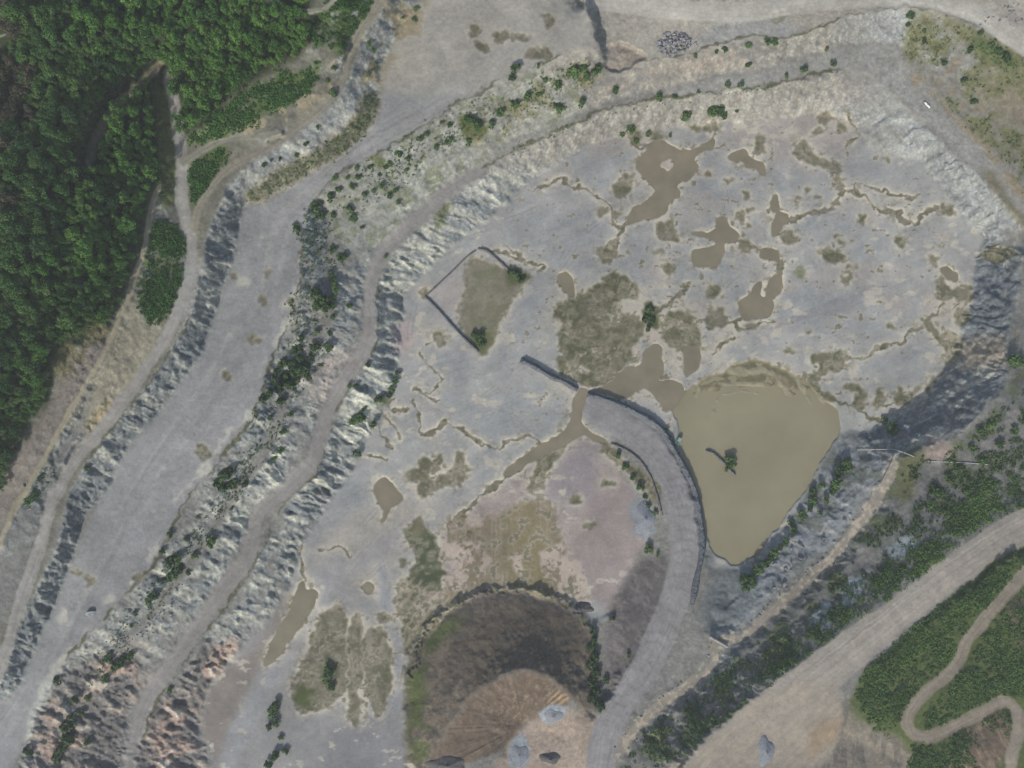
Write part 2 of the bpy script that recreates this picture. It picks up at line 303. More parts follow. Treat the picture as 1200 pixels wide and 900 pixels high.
# ------------------------------------------------------------------ base relief: membrane through the surveyed lines
def solve_relief():
    prev = None
    for step, its in ((20, 300), (10, 200), (5, 160), (2.5, 140)):
        nu, nv = int(1200 / step) + 1, int(900 / step) + 1
        x, y = np.meshgrid(np.arange(nu) * step, np.arange(nv) * step)
        fix = np.zeros((nv, nu), bool); val = np.zeros((nv, nu))
        fm = pip(x, y, np.array(FLOOR, float))
        fix |= fm
        for hw, line in HL:
            p = catmull(line, n=3)
            for (ax, ay, ah), (bx, by, bh) in zip(p[:-1], p[1:]):
                L = math.hypot(bx - ax, by - ay)
                if L < 1e-6: continue
                w = max(hw, step * 0.71)
                i0 = max(0, int((min(ax, bx) - w) / step)); i1 = min(nu, int((max(ax, bx) + w) / step) + 2)
                j0 = max(0, int((min(ay, by) - w) / step)); j1 = min(nv, int((max(ay, by) + w) / step) + 2)
                if i0 >= i1 or j0 >= j1: continue
                xx = x[j0:j1, i0:i1] - ax; yy = y[j0:j1, i0:i1] - ay
                t = np.clip((xx * (bx - ax) + yy * (by - ay)) / (L * L), 0, 1)
                d = np.hypot(xx - t * (bx - ax), yy - t * (by - ay))
                k = d <= w
                sub = val[j0:j1, i0:i1]; sub[k] = (ah + (bh - ah) * t)[k]
                fix[j0:j1, i0:i1] |= k
        if prev is None:
            h = np.where(fix, val, 15.0)
        else:
            pv, pu = prev.shape
            fx = np.linspace(0, pu - 1, nu); fy = np.linspace(0, pv - 1, nv)
            h = bil(prev, *np.meshgrid(fx, fy))
            h = np.where(fix, val, h)
        for _ in range(its):
            q = np.pad(h, 1, mode='edge')
            a = 0.25 * (q[:-2, 1:-1] + q[2:, 1:-1] + q[1:-1, :-2] + q[1:-1, 2:])
            h = np.where(fix, val, h + 1.0 * (a - h))
        prev = h
    return prev, 2.5

def bil(a, x, y):
    h, w = a.shape
    x = np.clip(x, 0, w - 1.001); y = np.clip(y, 0, h - 1.001)
    i = x.astype(int); j = y.astype(int); fx = x - i; fy = y - j
    return (a[j, i] * (1 - fx) + a[j, i + 1] * fx) * (1 - fy) + (a[j + 1, i] * (1 - fx) + a[j + 1, i + 1] * fx) * fy

relief, rstep = solve_relief()
B = bil(relief, UW / rstep, VW / rstep).astype(np.float32)
B = blur(B, 1)
gy, gx = np.gradient(blur(B, 2)); gx /= GSD; gy /= GSD
slope = np.sqrt(gx * gx + gy * gy)
F = sstep(0.30, 0.75, slope).astype(np.float32)         # faces
Fs = blur(F, 2)

# ------------------------------------------------------------------ masks
sw = pmask([(60,800),(120,770),(165,770),(160,805),(150,850),(138,905),(35,905),(34,870)], soft=4) + pmask([(172,845),(195,812),(238,760),(262,770),(245,810),(236,850),(240,905),(158,905)], soft=4)
Fs = np.maximum(Fs, 0.85 * np.clip(sw, 0, 1))
water_m = [pmask(p) for p in WATER]
pond_m = pmask(POND)
isle = np.zeros_like(B)
for p in ISLE: isle = np.maximum(isle, pmask(p))
wat = np.zeros_like(B)
for m in water_m: wat = np.maximum(wat, m)
mud = np.zeros_like(B); olive = np.zeros_like(B); green = np.zeros_like(B); deep = np.zeros_like(B); lightm = np.zeros_like(B)
for p in WETMUD: mud = np.maximum(mud, pmask(p, ragged=True))
for p in OLIVE: olive = np.maximum(olive, pmask(p, ragged=True))
dot_water = []
for (u, v, ru, rv, k) in DOTS:
    p = [(u + ru * math.cos(a) * (1 + 0.18 * math.sin(3 * a + u)), v + rv * math.sin(a) * (1 + 0.18 * math.cos(2 * a + v))) for a in np.linspace(0, 2 * math.pi, 10)[:-1]]
    m = pmask(p, ragged=k != 'w')
    if k == 'm': mud = np.maximum(mud, m)
    elif k == 'o': olive = np.maximum(olive, m)
    elif k == 'g': green = np.maximum(green, blur(m, 2))
    elif k == 'd': deep = np.maximum(deep, blur(m, 2))
    elif k == 'l': lightm = np.maximum(lightm, m)
    elif k == 'w': dot_water.append(p); water_m.append(m); wat = np.maximum(wat, m)
WATER = WATER + dot_water
for (w, k, pts) in CREEKS:
    D, S, T = pdist(pts, w + 3, calm=False)
    ww = w * (0.68 + 0.55 * vnoise(T / 9, T * 0, 77 + int(pts[0][0])))
    m = sstep(0.8, -0.8, D - ww).astype(np.float32)
    if k == 'm': mud = np.maximum(mud, m)
    else: olive = np.maximum(olive, m)
wat = wat * (1 - isle)
tanol = np.zeros_like(B); pink = np.zeros_like(B)
for p in TANOLIVE: tanol = np.maximum(tanol, pmask(p, ragged=True))
for p in PINKPALE: pink = np.maximum(pink, pmask(p, ragged=True))
floor_m = pmask(FLOOR, soft=3)

# ------------------------------------------------------------------ fine relief
def saw(t, k=0.78):
    f = t - np.floor(t)
    return np.where(f < k, f / k, (1 - f) / (1 - k))

def ribs(eu, ev, sp, seed, along=26.0):
    """slabs running along (eu, ev) in photo pixels, spacing sp"""
    L = math.hypot(eu, ev); eu /= L; ev /= L
    a = U * eu + V * ev; c = -U * ev + V * eu
    w = 0.9 * fbm(U / 30, V / 30, seed, 3) + 0.35 * vnoise(a / along, c / 7, seed + 9)
    r1 = saw(c / sp + w)
    r2 = saw(c / (sp * 0.45) + 1.7 * w + 0.4 * vnoise(a / 9, c / 5, seed + 5))
    amp = 0.55 + 0.45 * vnoise(a / along, c / (sp * 1.5), seed + 3)
    return (r1 * amp + 0.35 * r2 - 0.5).astype(np.float32)

def facets(eu, ev, ln, wd, seed, tilt=1.0):
    """broken rock: tilted blocks, ln long and wd wide in photo pixels"""
    L = math.hypot(eu, ev); eu /= L; ev /= L
    a = (U * eu + V * ev + 3 * n1) / ln; c = (-U * ev + V * eu + 3 * n2) / wd
    rs = np.random.default_rng(seed)
    tab = rs.uniform(-1, 1, (5, 128, 128)).astype(np.float32)
    ia = np.floor(a).astype(int); ic = np.floor(c).astype(int)
    best = np.full(a.shape, 9.0, np.float32); out = np.zeros(a.shape, np.float32)
    for da in (-1, 0, 1):
        for dc in (-1, 0, 1):
            ka, kc = (ia + da) & 127, (ic + dc) & 127
            pa = a - (ia + da + 0.5 + 0.45 * tab[0, kc, ka]); pc = c - (ic + dc + 0.5 + 0.45 * tab[1, kc, ka])
            d = pa * pa + pc * pc
            h = 0.5 * tab[2, kc, ka] + tilt * (pa * tab[3, kc, ka] * 0.8 + pc * (tab[4, kc, ka] + 0.5))
            k = d < best
            best = np.where(k, d, best); out = np.where(k, h, out)
    return out

wN = sstep(215, 170, V + 0.0 * U) * sstep(440, 560, U - 0.0 * V) * sstep(1060, 960, U + 18 * n1)
wN = np.clip(wN, 0, 1).astype(np.float32)
wE = (sstep(960, 1060, U + 18 * n1) * sstep(300, 285, V)).astype(np.float32)
wSE = (sstep(820, 850, U) * sstep(290, 330, V)).astype(np.float32)
wMd = ((pmask([(470,690),(700,685),(712,900),(470,900)], soft=6, smooth=False))).astype(np.float32)
wW = np.clip(1 - wN - wE - wSE - wMd, 0, 1)
rib = wW * ribs(1, 0.42, 12, 11) + wN * 0.45 * ribs(-0.4, 1, 9, 21) + wE * 0.8 * ribs(-0.9, 0.45, 10, 31) + wSE * 0.8 * ribs(-0.9, -0.25, 12, 41)
rough = fbm(U / 9, V / 9, 55, 4)
pm = sstep(-0.35, 0.35, fbm(U / 48, V / 48, 83, 2))
fac = wW * (pm * facets(1, 0.5, 30, 13, 71) + (1 - pm) * 0.6 * facets(1, 0.35, 13, 6, 76) + 0.3 * facets(1, 0.2, 6, 4, 72) + 0.7 * np.clip(sw, 0, 1) * facets(1, 0.3, 24, 15, 77)) + wN * 0.3 * facets(-0.4, 1, 14, 7, 73) + wE * 0.6 * facets(-0.9, 0.5, 12, 7, 74) + wSE * (0.6 * pm + 0.2) * facets(-0.9, -0.2, 18, 11, 75)
fac = blur(fac, 1)
calm_m = np.maximum.reduce([0.85 * pmask([(262,240),(264,210),(291,190),(330,169),(366,144),(391,121),(410,90),(416,62),(432,34),(460,-8),(510,-8),(450,110),(430,158),(365,208),(300,240)], soft=5),
    0.8 * pmask([(-10,-10),(460,-10),(412,90),(300,185),(262,225),(225,240),(215,340),(170,425),(110,500),(55,590),(10,740),(-10,780)], soft=5, smooth=False),
    0.6 * pmask([(356,250),(400,205),(455,172),(530,126),(600,90),(660,70),(700,130),(600,168),(540,205),(470,265),(430,300),(400,280),(375,240)], soft=8)])
amp_m = 1 - calm_m
slab_h = pmask([(445,305),(520,288),(490,335),(474,360),(467,440),(442,500),(384,612),(347,660),(296,745),(242,815),(195,840),(225,770),(280,690),(320,600),(380,540),(410,470),(432,410),(438,350)], soft=8)
patch = sstep(-0.5, 0.4, fbm(U / 34, V / 34, 81, 3))
Hd = B + Fs * ((0.95 * rib * patch * (1 - 0.6 * np.clip(sw, 0, 1)) + 1.75 * fac * (0.4 + 0.75 * sstep(-0.5, 0.6, fbm(U / 28, V / 28, 84, 3)))) * (1 - wMd) * amp_m * (1 + 0.55 * slab_h) * (1 + 0.25 * np.clip(sw + blur(sw, 12), 0, 1)) + 0.7 * rough)
Hd = Hd + 0.10 * fbm(U / 14, V / 14, 66, 4) * (1 - floor_m * 0.3)
DR, SR, TR = pdist([(484,790),(492,745),(515,720),(540,706),(562,697),(600,692),(640,698),(672,712),(690,735)], 12, calm=False)
rim_m = sstep(6, 0.5, DR).astype(np.float32)
Hd = Hd + rim_m * (1.2 + 1.4 * rough + 0.8 * fbm(U / 4, V / 4, 57, 2))
pocket = pmask([(708,64),(714,53),(724,50),(737,51),(745,59),(754,67),(744,74),(730,83),(712,82)], soft=1)
Hd = Hd - pocket * (2.2 + 0.5 * rough)
natural = (1 - floor_m)
roadmask_all = np.zeros_like(B)
# raised crust lip round every puddle, damp ground a little lower
wet_all = np.maximum(np.maximum(wat, pond_m), np.maximum(mud, olive * 0.8))
near_wet = blur(wet_all, 4)
lip = np.clip(near_wet * 2.2, 0, 1) * (1 - np.clip(wet_all * 1.5, 0, 1))
Hd = Hd + 0.12 * lip - 0.18 * mud - 0.1 * olive
levels = []
for m in water_m:
    k = m > 0.5
    lv = float(np.percentile(B[k], 20)) - 0.16 - 0.006 * len(levels)
    levels.append(lv)
    mm = m * (1 - isle)
    Hd = Hd * (1 - mm) + mm * (lv - 0.45)
PLV = -0.55
shoal = pmask([(806,450),(845,432),(885,418),(915,424),(945,440),(985,466),(990,480),(965,486),(930,474),(895,468),(865,474),(845,488),(822,490),(815,475)], soft=6)
bank_arc = np.sin(np.hypot(U - 870, V - 500) / 2.6 + 2.5 * n1)
pbed = (PLV - 0.9) * (1 - shoal) + shoal * (PLV - 0.13 + 0.24 * fbm(U / 10, V / 7, 88, 3) + 0.12 * bank_arc + 0.35 * sstep(470, 440, V))
Hd = Hd * (1 - pond_m) + pond_m * pbed
lip_pond = np.clip(blur(pond_m, 3) * 2, 0, 1) * (1 - pond_m)
# ------------------------------------------------------------------ colour (albedo of dry, damp and planted ground, with some sun and shade painted in), display values of sunlit flat ground
C = np.empty((H_, W_, 3), np.float32)
C[:] = (128, 126, 123)
def paint(m, col, a=1.0):
    mm = np.clip(m * a, 0, 1)[..., None]
    C[:] = C * (1 - mm) + mm * np.asarray(col, np.float32)
big = fbm(U / 70, V / 70, 501, 3); mid = fbm(U / 18, V / 18, 511, 4); fine = fbm(U / 4, V / 4, 521, 3); grain = fbm(U / 1.7, V / 1.7, 531, 2)
def spot(th, src=None, w=0.25):
    s = mid if src is None else src
    return sstep(th, th + w, s)

hill = pmask([(-10,-10),(460,-10),(412,90),(300,185),(262,232),(238,310),(190,427),(127,507),(80,574),(47,680),(-10,790)], smooth=False, soft=3)
paint(hill, (112, 110, 101))
terr = pmask([(500,-10),(452,70),(446,125),(431,156),(330,227),(282,245),(275,300),(250,378),(193,473),(150,521),(112,592),(80,667),(33,780),(-10,840),(-10,910),(12,905),(47,833),(107,740),(187,650),(213,597),(266,525),(303,470),(321,415),(352,332),(350,268),(400,205),(490,151),(600,90),(670,53),(700,60),(690,20),(684,-10)], smooth=False, soft=3)
paint(terr, (143, 143, 146))
paint(pmask([(440,0),(690,0),(700,60),(640,75),(560,110),(480,110),(445,100)], soft=8), (164, 158, 149), 0.8)
paint(pmask([(700,-10),(1210,-10),(1210,60),(1120,18),(1040,9),(967,30),(887,42),(807,63),(730,84),(706,70)], smooth=False, soft=4), (157, 151, 143))
paint(pmask([(840,22),(890,20),(930,28),(925,42),(885,44),(835,52),(812,60)], soft=4), (146, 146, 147), 0.8)
paint(pmask([(1000,50),(1045,48),(1085,80),(1100,115),(1150,167),(1200,218),(1200,262),(1148,204),(1080,141),(1028,91),(985,80),(880,100),(780,114),(780,107),(897,82)], smooth=False, soft=3), (148, 146, 144))
paint(floor_m, (151, 152, 155))
# floor: weathered pale and pinkish tones, faint streaks
paint(floor_m * spot(0.1, big), (158, 157, 156), 0.6)
st = fbm((U * 0.93 - V * 0.37) / 60, (U * 0.37 + V * 0.93) / 7, 541, 4)
paint(floor_m * spot(0.25, st, 0.4), (165, 164, 163), 0.55)
paint(floor_m * spot(0.3, -st, 0.4), (139, 141, 146), 0.45)
paint(pmask([(880,370),(960,345),(1040,330),(1060,345),(1000,365),(930,385),(880,400)], soft=4) * spot(-0.2, st, 0.5), (134, 134, 139), 0.7)
paint(pmask([(900,110),(990,100),(1000,180),(900,190),(850,150)], soft=14), (160, 150, 147), 0.7)
paint(pmask([(370,640),(440,590),(560,590),(480,640),(440,690),(380,690)], soft=8), (168, 161, 154), 0.8)
paint(pmask([(372,660),(430,640),(520,590),(640,545),(660,555),(560,600),(470,640),(400,690),(360,720)], soft=8), (146, 146, 154), 0.6)
paint(pmask([(540,603),(600,556),(650,522),(690,512),(720,540),(745,580),(760,620),(750,650),(735,680),(715,720),(690,702),(560,695),(515,690),(490,690),(500,640)], soft=4), (155, 143, 142))
paint(pmask([(640,545),(670,525),(690,515),(700,550),(690,590),(640,590)], soft=5), (141, 134, 140), 0.7)
paint(pmask([(300,720),(420,690),(490,720),(480,780),(490,905),(240,905),(240,840)], soft=8), (142, 140, 141), 0.8)
paint(pmask([(390,850),(453,838),(478,850),(484,905),(380,905)], soft=5), (132, 131, 135), 0.8)
paint(pmask([(372,703),(386,712),(362,745),(345,775),(325,805),(300,845),(270,900),(235,900),(285,830),(310,797),(335,762)], soft=3), (150, 151, 157), 0.7)
for p in ([(453,727),(467,727),(472,765),(470,795),(463,795),(460,760)], [(443,663),(452,665),(460,690),(460,715),(448,710)], [(455,812),(463,803),(470,815),(465,832),(456,828)], [(431,820),(437,817),(440,828),(434,836)], [(413,735),(422,735),(424,790),(419,800)]):
    paint(blur(pmask(p), 2) * 1.3, (172, 166, 160)); paint(pmask(p), (146, 147, 154))
paint(pmask([(436,665),(443,661),(447,690),(440,708),(437,690)], soft=2), (178, 174, 168), 0.8)
paint(pmask([(225,855),(255,790),(300,760),(330,700),(345,690),(310,770),(280,830),(250,900),(235,900)], soft=4), (128, 118, 112), 0.7)

# faces
fsel = np.clip(Fs * 1.3, 0, 1)
strata = fbm((U * 0.9 + V * 0.42) / 40, (-U * 0.42 + V * 0.9) / 6, 551, 4)
paint(fsel * wW, (141, 143, 143))
paint(fsel * wW * spot(-0.1, strata + 0.5 * fac, 0.5), (170, 170, 162), 0.75)
paint(fsel * wW * spot(0.5, fac, 0.2), (182, 181, 170), 0.6)  # highlights: high facets painted paler, as if sunlit
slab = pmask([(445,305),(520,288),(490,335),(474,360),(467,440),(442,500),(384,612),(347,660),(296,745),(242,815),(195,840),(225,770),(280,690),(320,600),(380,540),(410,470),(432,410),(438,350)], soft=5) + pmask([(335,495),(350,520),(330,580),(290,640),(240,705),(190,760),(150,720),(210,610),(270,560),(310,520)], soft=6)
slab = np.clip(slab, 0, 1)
paint(fsel * slab * spot(0.1, fac + 0.25 * strata, 0.3), (188, 187, 175), 0.8)  # lit slabs painted in: cream where the facets stand high
paint(fsel * slab * spot(0.25, -fac, 0.3), (100, 106, 110), 0.7)  # shade between the slabs painted dark on the low facets
paint(fsel * wW * spot(0.25, -strata, 0.4), (112, 118, 124), 0.7)
wL = pmask([(255,225),(285,240),(282,300),(262,380),(230,440),(155,530),(100,620),(60,730),(-10,850),(-10,780),(30,700),(70,610),(100,530),(160,462),(205,390),(225,330),(240,280)], soft=4)
paint(fsel * wL, (118, 122, 125))
paint(fsel * wL * spot(0.2, strata + 0.4 * fac, 0.4), (172, 171, 162), 0.7)
paint(fsel * wL * spot(0.1, -strata, 0.4), (96, 101, 108), 0.7)
pk = pmask([(60,800),(120,760),(200,720),(290,700),(330,690),(300,770),(240,860),(230,905),(60,905),(40,880)], soft=16)
paint(fsel * pk * np.clip(sw * 1.5, 0, 1), (118, 113, 111), 0.9)  # deep shading of the south west corner painted in as darker rock
paint(fsel * pk * spot(0.05, 0.6 * big + 0.5 * fac, 0.5), (172, 144, 130), 0.75)
paint(fsel * pk * spot(0.45, fac, 0.25), (184, 180, 170), 0.7)
paint(fsel * pk * spot(0.1, -fac, 0.4), (100, 97, 98), 0.7)  # shadowed recesses painted dark here too
paint(fsel * pmask([(355,440),(400,410),(430,405),(415,440),(370,470)], soft=5), (165, 148, 142), 0.7)
paint(fsel * wN, (141, 138, 133))
nst = fbm((U + 0.4 * V) / 7, V / 46, 561, 4)
paint(fsel * wN * spot(0.1, nst, 0.4), (156, 153, 148), 0.7)
paint(fsel * wN * spot(0.25, -nst, 0.4), (130, 125, 121), 0.7)
paint(fsel * wN * pmask([(600,90),(700,65),(760,75),(880,50),(1040,15),(1060,50),(900,75),(760,105),(640,140),(560,170)], soft=10) * spot(-0.2, big + 0.6 * nst, 0.5), (160, 140, 124), 0.5)
paint(fsel * wE, (143, 145, 148))
est = fbm((U * 0.45 + V * 0.9) / 6, (U * 0.9 - V * 0.45) / 40, 571, 4)
paint(fsel * wE * spot(0.1, est, 0.4), (168, 167, 161), 0.6)
paint(fsel * wE * spot(0.2, -est, 0.4), (118, 121, 126), 0.6)
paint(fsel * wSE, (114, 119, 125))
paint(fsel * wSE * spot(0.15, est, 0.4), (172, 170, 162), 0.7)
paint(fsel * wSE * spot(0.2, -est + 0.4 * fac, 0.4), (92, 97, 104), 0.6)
paint(fsel * wSE * pmask([(1130,395),(1180,390),(1180,430),(1125,428)], soft=6), (166, 152, 136), 0.8)
paint(fsel * pmask([(1135,300),(1190,290),(1195,360),(1185,395),(1130,390),(1128,340)], soft=6) * spot(-0.6, mid), (100, 107, 116), 0.8)  # shade on the right wall painted in as darker blue rock

nsc = pmask([(356,250),(400,205),(455,172),(530,126),(600,92),(640,78),(690,125),(600,166),(545,203),(470,262),(430,300),(395,285),(375,240)], soft=6)
paint(nsc, (140, 142, 137), 0.65); paint(nsc * spot(0.15, fbm(U / 9, V / 9, 691, 4)), (108, 112, 88), 0.6); paint(nsc * spot(0.3, est, 0.4), (164, 164, 156), 0.5)
paint(fsel * wE * 0.5, (134, 138, 141))
# grass, scrub and bare slopes outside the pit
neg = pmask([(1075,15),(1110,22),(1150,38),(1205,72),(1205,222),(1180,198),(1150,166),(1130,137),(1105,120),(1092,95),(1075,80),(1060,55)], soft=5)
paint(neg * sstep(-0.9, 0.1, mid + big), (108, 107, 80))
paint(neg * spot(0.15, mid), (102, 104, 76), 0.7)
paint(neg * spot(0.35, -mid), (132, 119, 94), 0.5)
paint(pmask([(1140,45),(1165,50),(1195,75),(1185,80),(1155,68)], soft=4), (78, 92, 54), 0.8)
paint(pmask([(1185,203),(1165,180),(1130,145),(1105,122),(1090,98),(1075,85),(1065,95),(1080,110),(1100,128),(1150,178),(1200,236),(1200,222)], soft=3) * spot(-0.4), (146, 130, 106), 0.7)
paint(pmask([(1150,200),(1165,205),(1190,240),(1202,262),(1195,264),(1170,228)], soft=3), (110, 104, 82), 0.8)
forest = pmask([(-10,-10),(330,-10),(360,25),(357,60),(330,78),(290,98),(262,122),(235,152),(214,168),(200,215),(183,220),(165,300),(150,338),(136,368),(118,395),(88,408),(68,440),(58,470),(40,490),(25,520),(-10,570)], soft=4)
paint(forest, (58, 66, 46))
paint(pmask([(180,108),(200,112),(208,170),(209,235),(188,238),(184,190)], soft=3), (88, 94, 60))
paint(floor_m * np.clip(blur(wat, 1) * 1.5, 0, 1), (150, 142, 126), 0.5)
scrub = [([(175,262),(206,268),(216,300),(208,335),(190,372),(165,368),(160,332),(168,298)], 4), ([(228,160),(300,118),(368,76),(376,86),(358,108),(300,142),(240,168)], 3), ([(200,215),(206,190),(215,168),(235,152),(262,124),(300,100),(340,82),(345,100),(300,112),(250,150),(222,170)], 4), ([(366,16),(400,-5),(440,-5),(420,35),(405,62),(380,52),(362,45)], 4), ([(238,178),(265,170),(262,190),(245,212),(232,232),(222,240),(222,200)], 3)]
for p, s in scrub:
    paint(pmask(p, soft=s) * sstep(-0.9, -0.2, mid), (82, 98, 54))
paint(pmask([(215,168),(240,158),(300,120),(370,78),(400,66),(405,90),(380,115),(330,150),(298,158),(262,160)], soft=4) * spot(0.05, mid), (150, 140, 118), 0.8)
paint(pmask([(140,375),(165,352),(188,375),(192,395),(165,430),(148,460),(112,505),(85,510),(80,490),(105,448)], soft=4), (143, 138, 124))
paint(pmask([(95,500),(130,470),(135,490),(105,512)], soft=3), (168, 148, 108), 0.5)
paint(pmask([(68,445),(95,405),(130,385),(122,412),(105,440),(78,484),(15,594),(-10,640),(-10,575),(25,525),(58,478)], soft=4), (126, 119, 114))
paint(pmask([(75,400),(95,378),(125,375),(135,385),(110,415),(85,440),(62,440)], soft=5) * spot(-0.3), (98, 92, 66), 0.7)
paint(pmask([(105,455),(85,490),(20,600),(-10,650),(-10,760),(20,700),(55,590),(100,520)], soft=4), (116, 117, 119), 0.7)
# strip of dry herbs at the foot of the north west slope
herb = pmask([(290,240),(330,222),(365,203),(400,180),(428,154),(443,122),(434,107),(424,118),(412,140),(385,165),(345,190),(310,210),(290,225)], soft=2)
paint(herb, (98, 96, 78), 0.85); paint(herb * spot(0.1), (82, 84, 64), 0.7)
paint(blur(herb, 4) * (1 - herb), (166, 146, 124), 0.7)
paint(pmask([(440,0),(470,0),(500,0),(490,40),(455,80),(440,110),(425,100),(415,70),(432,40)], soft=5) * spot(-0.2), (134, 122, 96), 0.7)
paint(pmask([(540,135),(565,140),(572,155),(550,162),(538,150)], soft=2), (92, 98, 60))
paint(pmask([(435,180),(450,188),(452,196),(440,195)], soft=2), (92, 98, 64))
paint(pmask([(510,245),(525,235),(530,240),(518,265),(510,270)], soft=2), (98, 102, 74), 0.8)
for p in ([(640,100),(700,70),(712,90),(660,125),(600,150),(560,170),(560,150)],):
    paint(pmask(p, soft=5) * spot(0.2), (120, 112, 84), 0.6)
# dark planted verge along the lower north crest and the plateau edge
for pts, w in (([(545,208),(580,188),(620,168),(660,150),(700,132),(740,121),(770,115),(800,111),(840,107),(870,103),(900,99),(940,91),(985,79)], 2.2), ([(352,262),(375,227),(400,204),(430,184),(455,171),(490,150),(530,125),(575,99),(625,77),(655,64)], 1.8), ([(351,270),(353,310),(351,335),(340,375),(322,415),(303,470),(285,505),(248,552),(213,597),(187,650),(133,710),(77,773),(47,833),(30,870)], 2.2), ([(240,300),(230,350),(211,393),(190,427),(160,470),(127,507),(103,540)], 1.4), ([(443,320),(442,345),(444,390),(437,410),(406,461),(386,500),(371,552),(331,593),(297,661),(242,742),(191,812),(160,877)], 1.6), ([(560,205),(530,222),(505,240)],1.2), ([(707,82),(747,72),(807,63),(833,53),(887,42),(927,42),(1000,17),(1087,8),(1147,30),(1200,66)],1.4)):
    D, S, T = pdist(pts, 8, calm=False)
    paint(sstep(1.0, -1.0, D - w * (0.6 + 0.8 * vnoise(T / 14, T * 0, 83))), (84, 84, 66), 0.85)
paint(pmask([(550,148),(600,115),(640,92),(690,70),(700,75),(690,92),(640,115),(600,138),(560,165)], soft=5) * spot(0.15, mid), (104, 104, 76), 0.6)
# pale crust along the outer edge of the haul bench
D, S, T = pdist([(346,290),(348,330),(343,360),(328,392),(318,415),(305,455),(290,485),(265,515),(243,545),(205,590),(190,630),(160,672),(128,705),(98,742),(70,778),(55,805),(40,840),(28,865)], 14, calm=False)
cr = sstep(6, 0, D - 4 * vnoise(T / 13, T * 0, 91)) * sstep(-0.2, 0.35, mid)
paint(cr, (182, 178, 170), 0.8)
paint(pmask([(55,795),(62,800),(50,835),(32,870),(28,862),(38,825)], soft=2), (176, 176, 172), 0.9)
for (u, v, r) in ((267,385,13),(272,435,14),(278,455,10),(240,500,7),(232,505,7),(220,515,5),(230,620,6),(286,330,9),(318,335,10),(300,285,12),(290,270,8),(85,715,12),(75,725,8),(118,640,5),(335,357,10),(263,380,10),(345,375,6),(190,555,6),(182,600,4)):
    mm = blur(pmask([(u + r * math.cos(a), v + r * 0.8 * math.sin(a)) for a in np.linspace(0, 6.283, 9)[:-1]]), 2)
    paint(mm * spot(0.0), (176, 172, 163), 0.8)
# terrace ruts
D, S, T = pdist([(600,60),(520,120),(430,170),(380,215),(330,260),(312,330),(280,400),(230,480),(180,550),(140,620),(110,680),(60,770),(0,860)], 40)
tr = sstep(26, 10, D) * np.clip(1 - fsel, 0, 1)
paint(tr * spot(0.0, fbm(S / 6, T / 170, 601, 4), 0.6), (158, 156, 155), 0.6)
paint(tr * spot(0.1, -fbm(S / 6, T / 170, 602, 4), 0.6), (131, 131, 134), 0.5)

# south east slopes
se = pmask([(1060,530),(1117,517),(1177,457),(1205,440),(1205,595),(1113,657),(1007,733),(900,812),(790,905),(730,905),(760,850),(850,785),(890,740),(960,672),(1010,615),(1040,560)], soft=4)
paint(se, (104, 105, 104))
paint(se * spot(0.0), (84, 93, 62), 0.7); paint(se * spot(0.3, -mid), (128, 126, 124), 0.7)
paint(pmask([(1055,535),(1080,533),(1072,560),(1065,585),(1050,580)], soft=3), (92, 94, 66), 0.9)
paint(pmask([(1085,520),(1105,515),(1118,535),(1085,540)], soft=3), (146, 130, 126), 0.8)
for p in ([(955,715),(965,702),(975,712),(980,705),(985,715),(975,735),(958,740),(948,730)], [(985,690),(1000,675),(1015,680),(1005,700),(990,712)], [(1040,640),(1060,628),(1075,635),(1070,650),(1045,655)]):
    paint(pmask(p, soft=1), (142, 150, 158), 0.9)
bank = pmask([(985,512),(1035,530),(1040,550),(1010,590),(985,625),(940,665),(890,712),(860,735),(845,715),(850,680),(885,655),(930,605),(960,560)], soft=4)
paint(bank, (130, 134, 140)); paint(bank * spot(0.15, strata), (158, 156, 154), 0.8); paint(bank * spot(0.1, -mid), (92, 98, 88), 0.5)
paint(pmask([(840,672),(862,672),(880,690),(862,725),(835,740),(822,720),(828,690)], soft=5), (108, 114, 118), 0.9)
paint(pmask([(1185,640),(1205,632),(1205,905),(940,905),(985,850),(1010,790),(1100,715)], soft=2, smooth=False), (84, 95, 56))
sel = pmask([(985,820),(1010,845),(1050,865),(1075,905),(930,905),(960,870)], soft=4)
paint(sel, (132, 124, 114)); paint(sel * spot(0.1, fbm(U / 5, V / 18, 611, 3)), (104, 100, 96), 0.7)
bmd = pmask([(1130,860),(1155,838),(1180,835),(1186,860),(1178,890),(1150,905),(1110,905),(1120,880)], soft=3)
paint(bmd, (108, 94, 82)); paint(bmd * spot(0.1, fbm((U - 0.5 * V) / 5, V / 20, 612, 3)), (142, 126, 108), 0.7)
paint(pmask([(1183,715),(1205,690),(1205,755),(1185,745)], soft=3), (110, 98, 86))
# slope west of the ramp and spoil mound
paint(pmask([(720,700),(745,665),(778,650),(782,690),(765,740),(745,785),(722,820),(708,830),(710,780),(712,730)], soft=4), (98, 94, 95))
paint(pmask([(720,700),(745,665),(778,650),(782,690),(765,740),(745,785),(722,820),(708,830),(710,780),(712,730)], soft=4) * spot(0.0, fbm((U - V) / 7 + n1, (U + V) / 18 + n2, 681, 4), 0.5), (132, 125, 122), 0.45)
md = pmask([(476,800),(482,770),(492,742),(522,714),(562,694),(602,690),(652,700),(682,720),(697,760),(702,800),(696,830),(684,834),(672,818),(656,803),(636,790),(610,787),(575,800),(548,822),(530,847),(512,874),(500,900),(480,900),(476,850)], soft=3)
paint(md, (104, 96, 88))
mst = fbm(U / 6, V / 6, 621, 4)
paint(md * spot(0.0, mst), (124, 112, 98), 0.5); paint(md * spot(0.1, -mst), (82, 77, 73), 0.6)
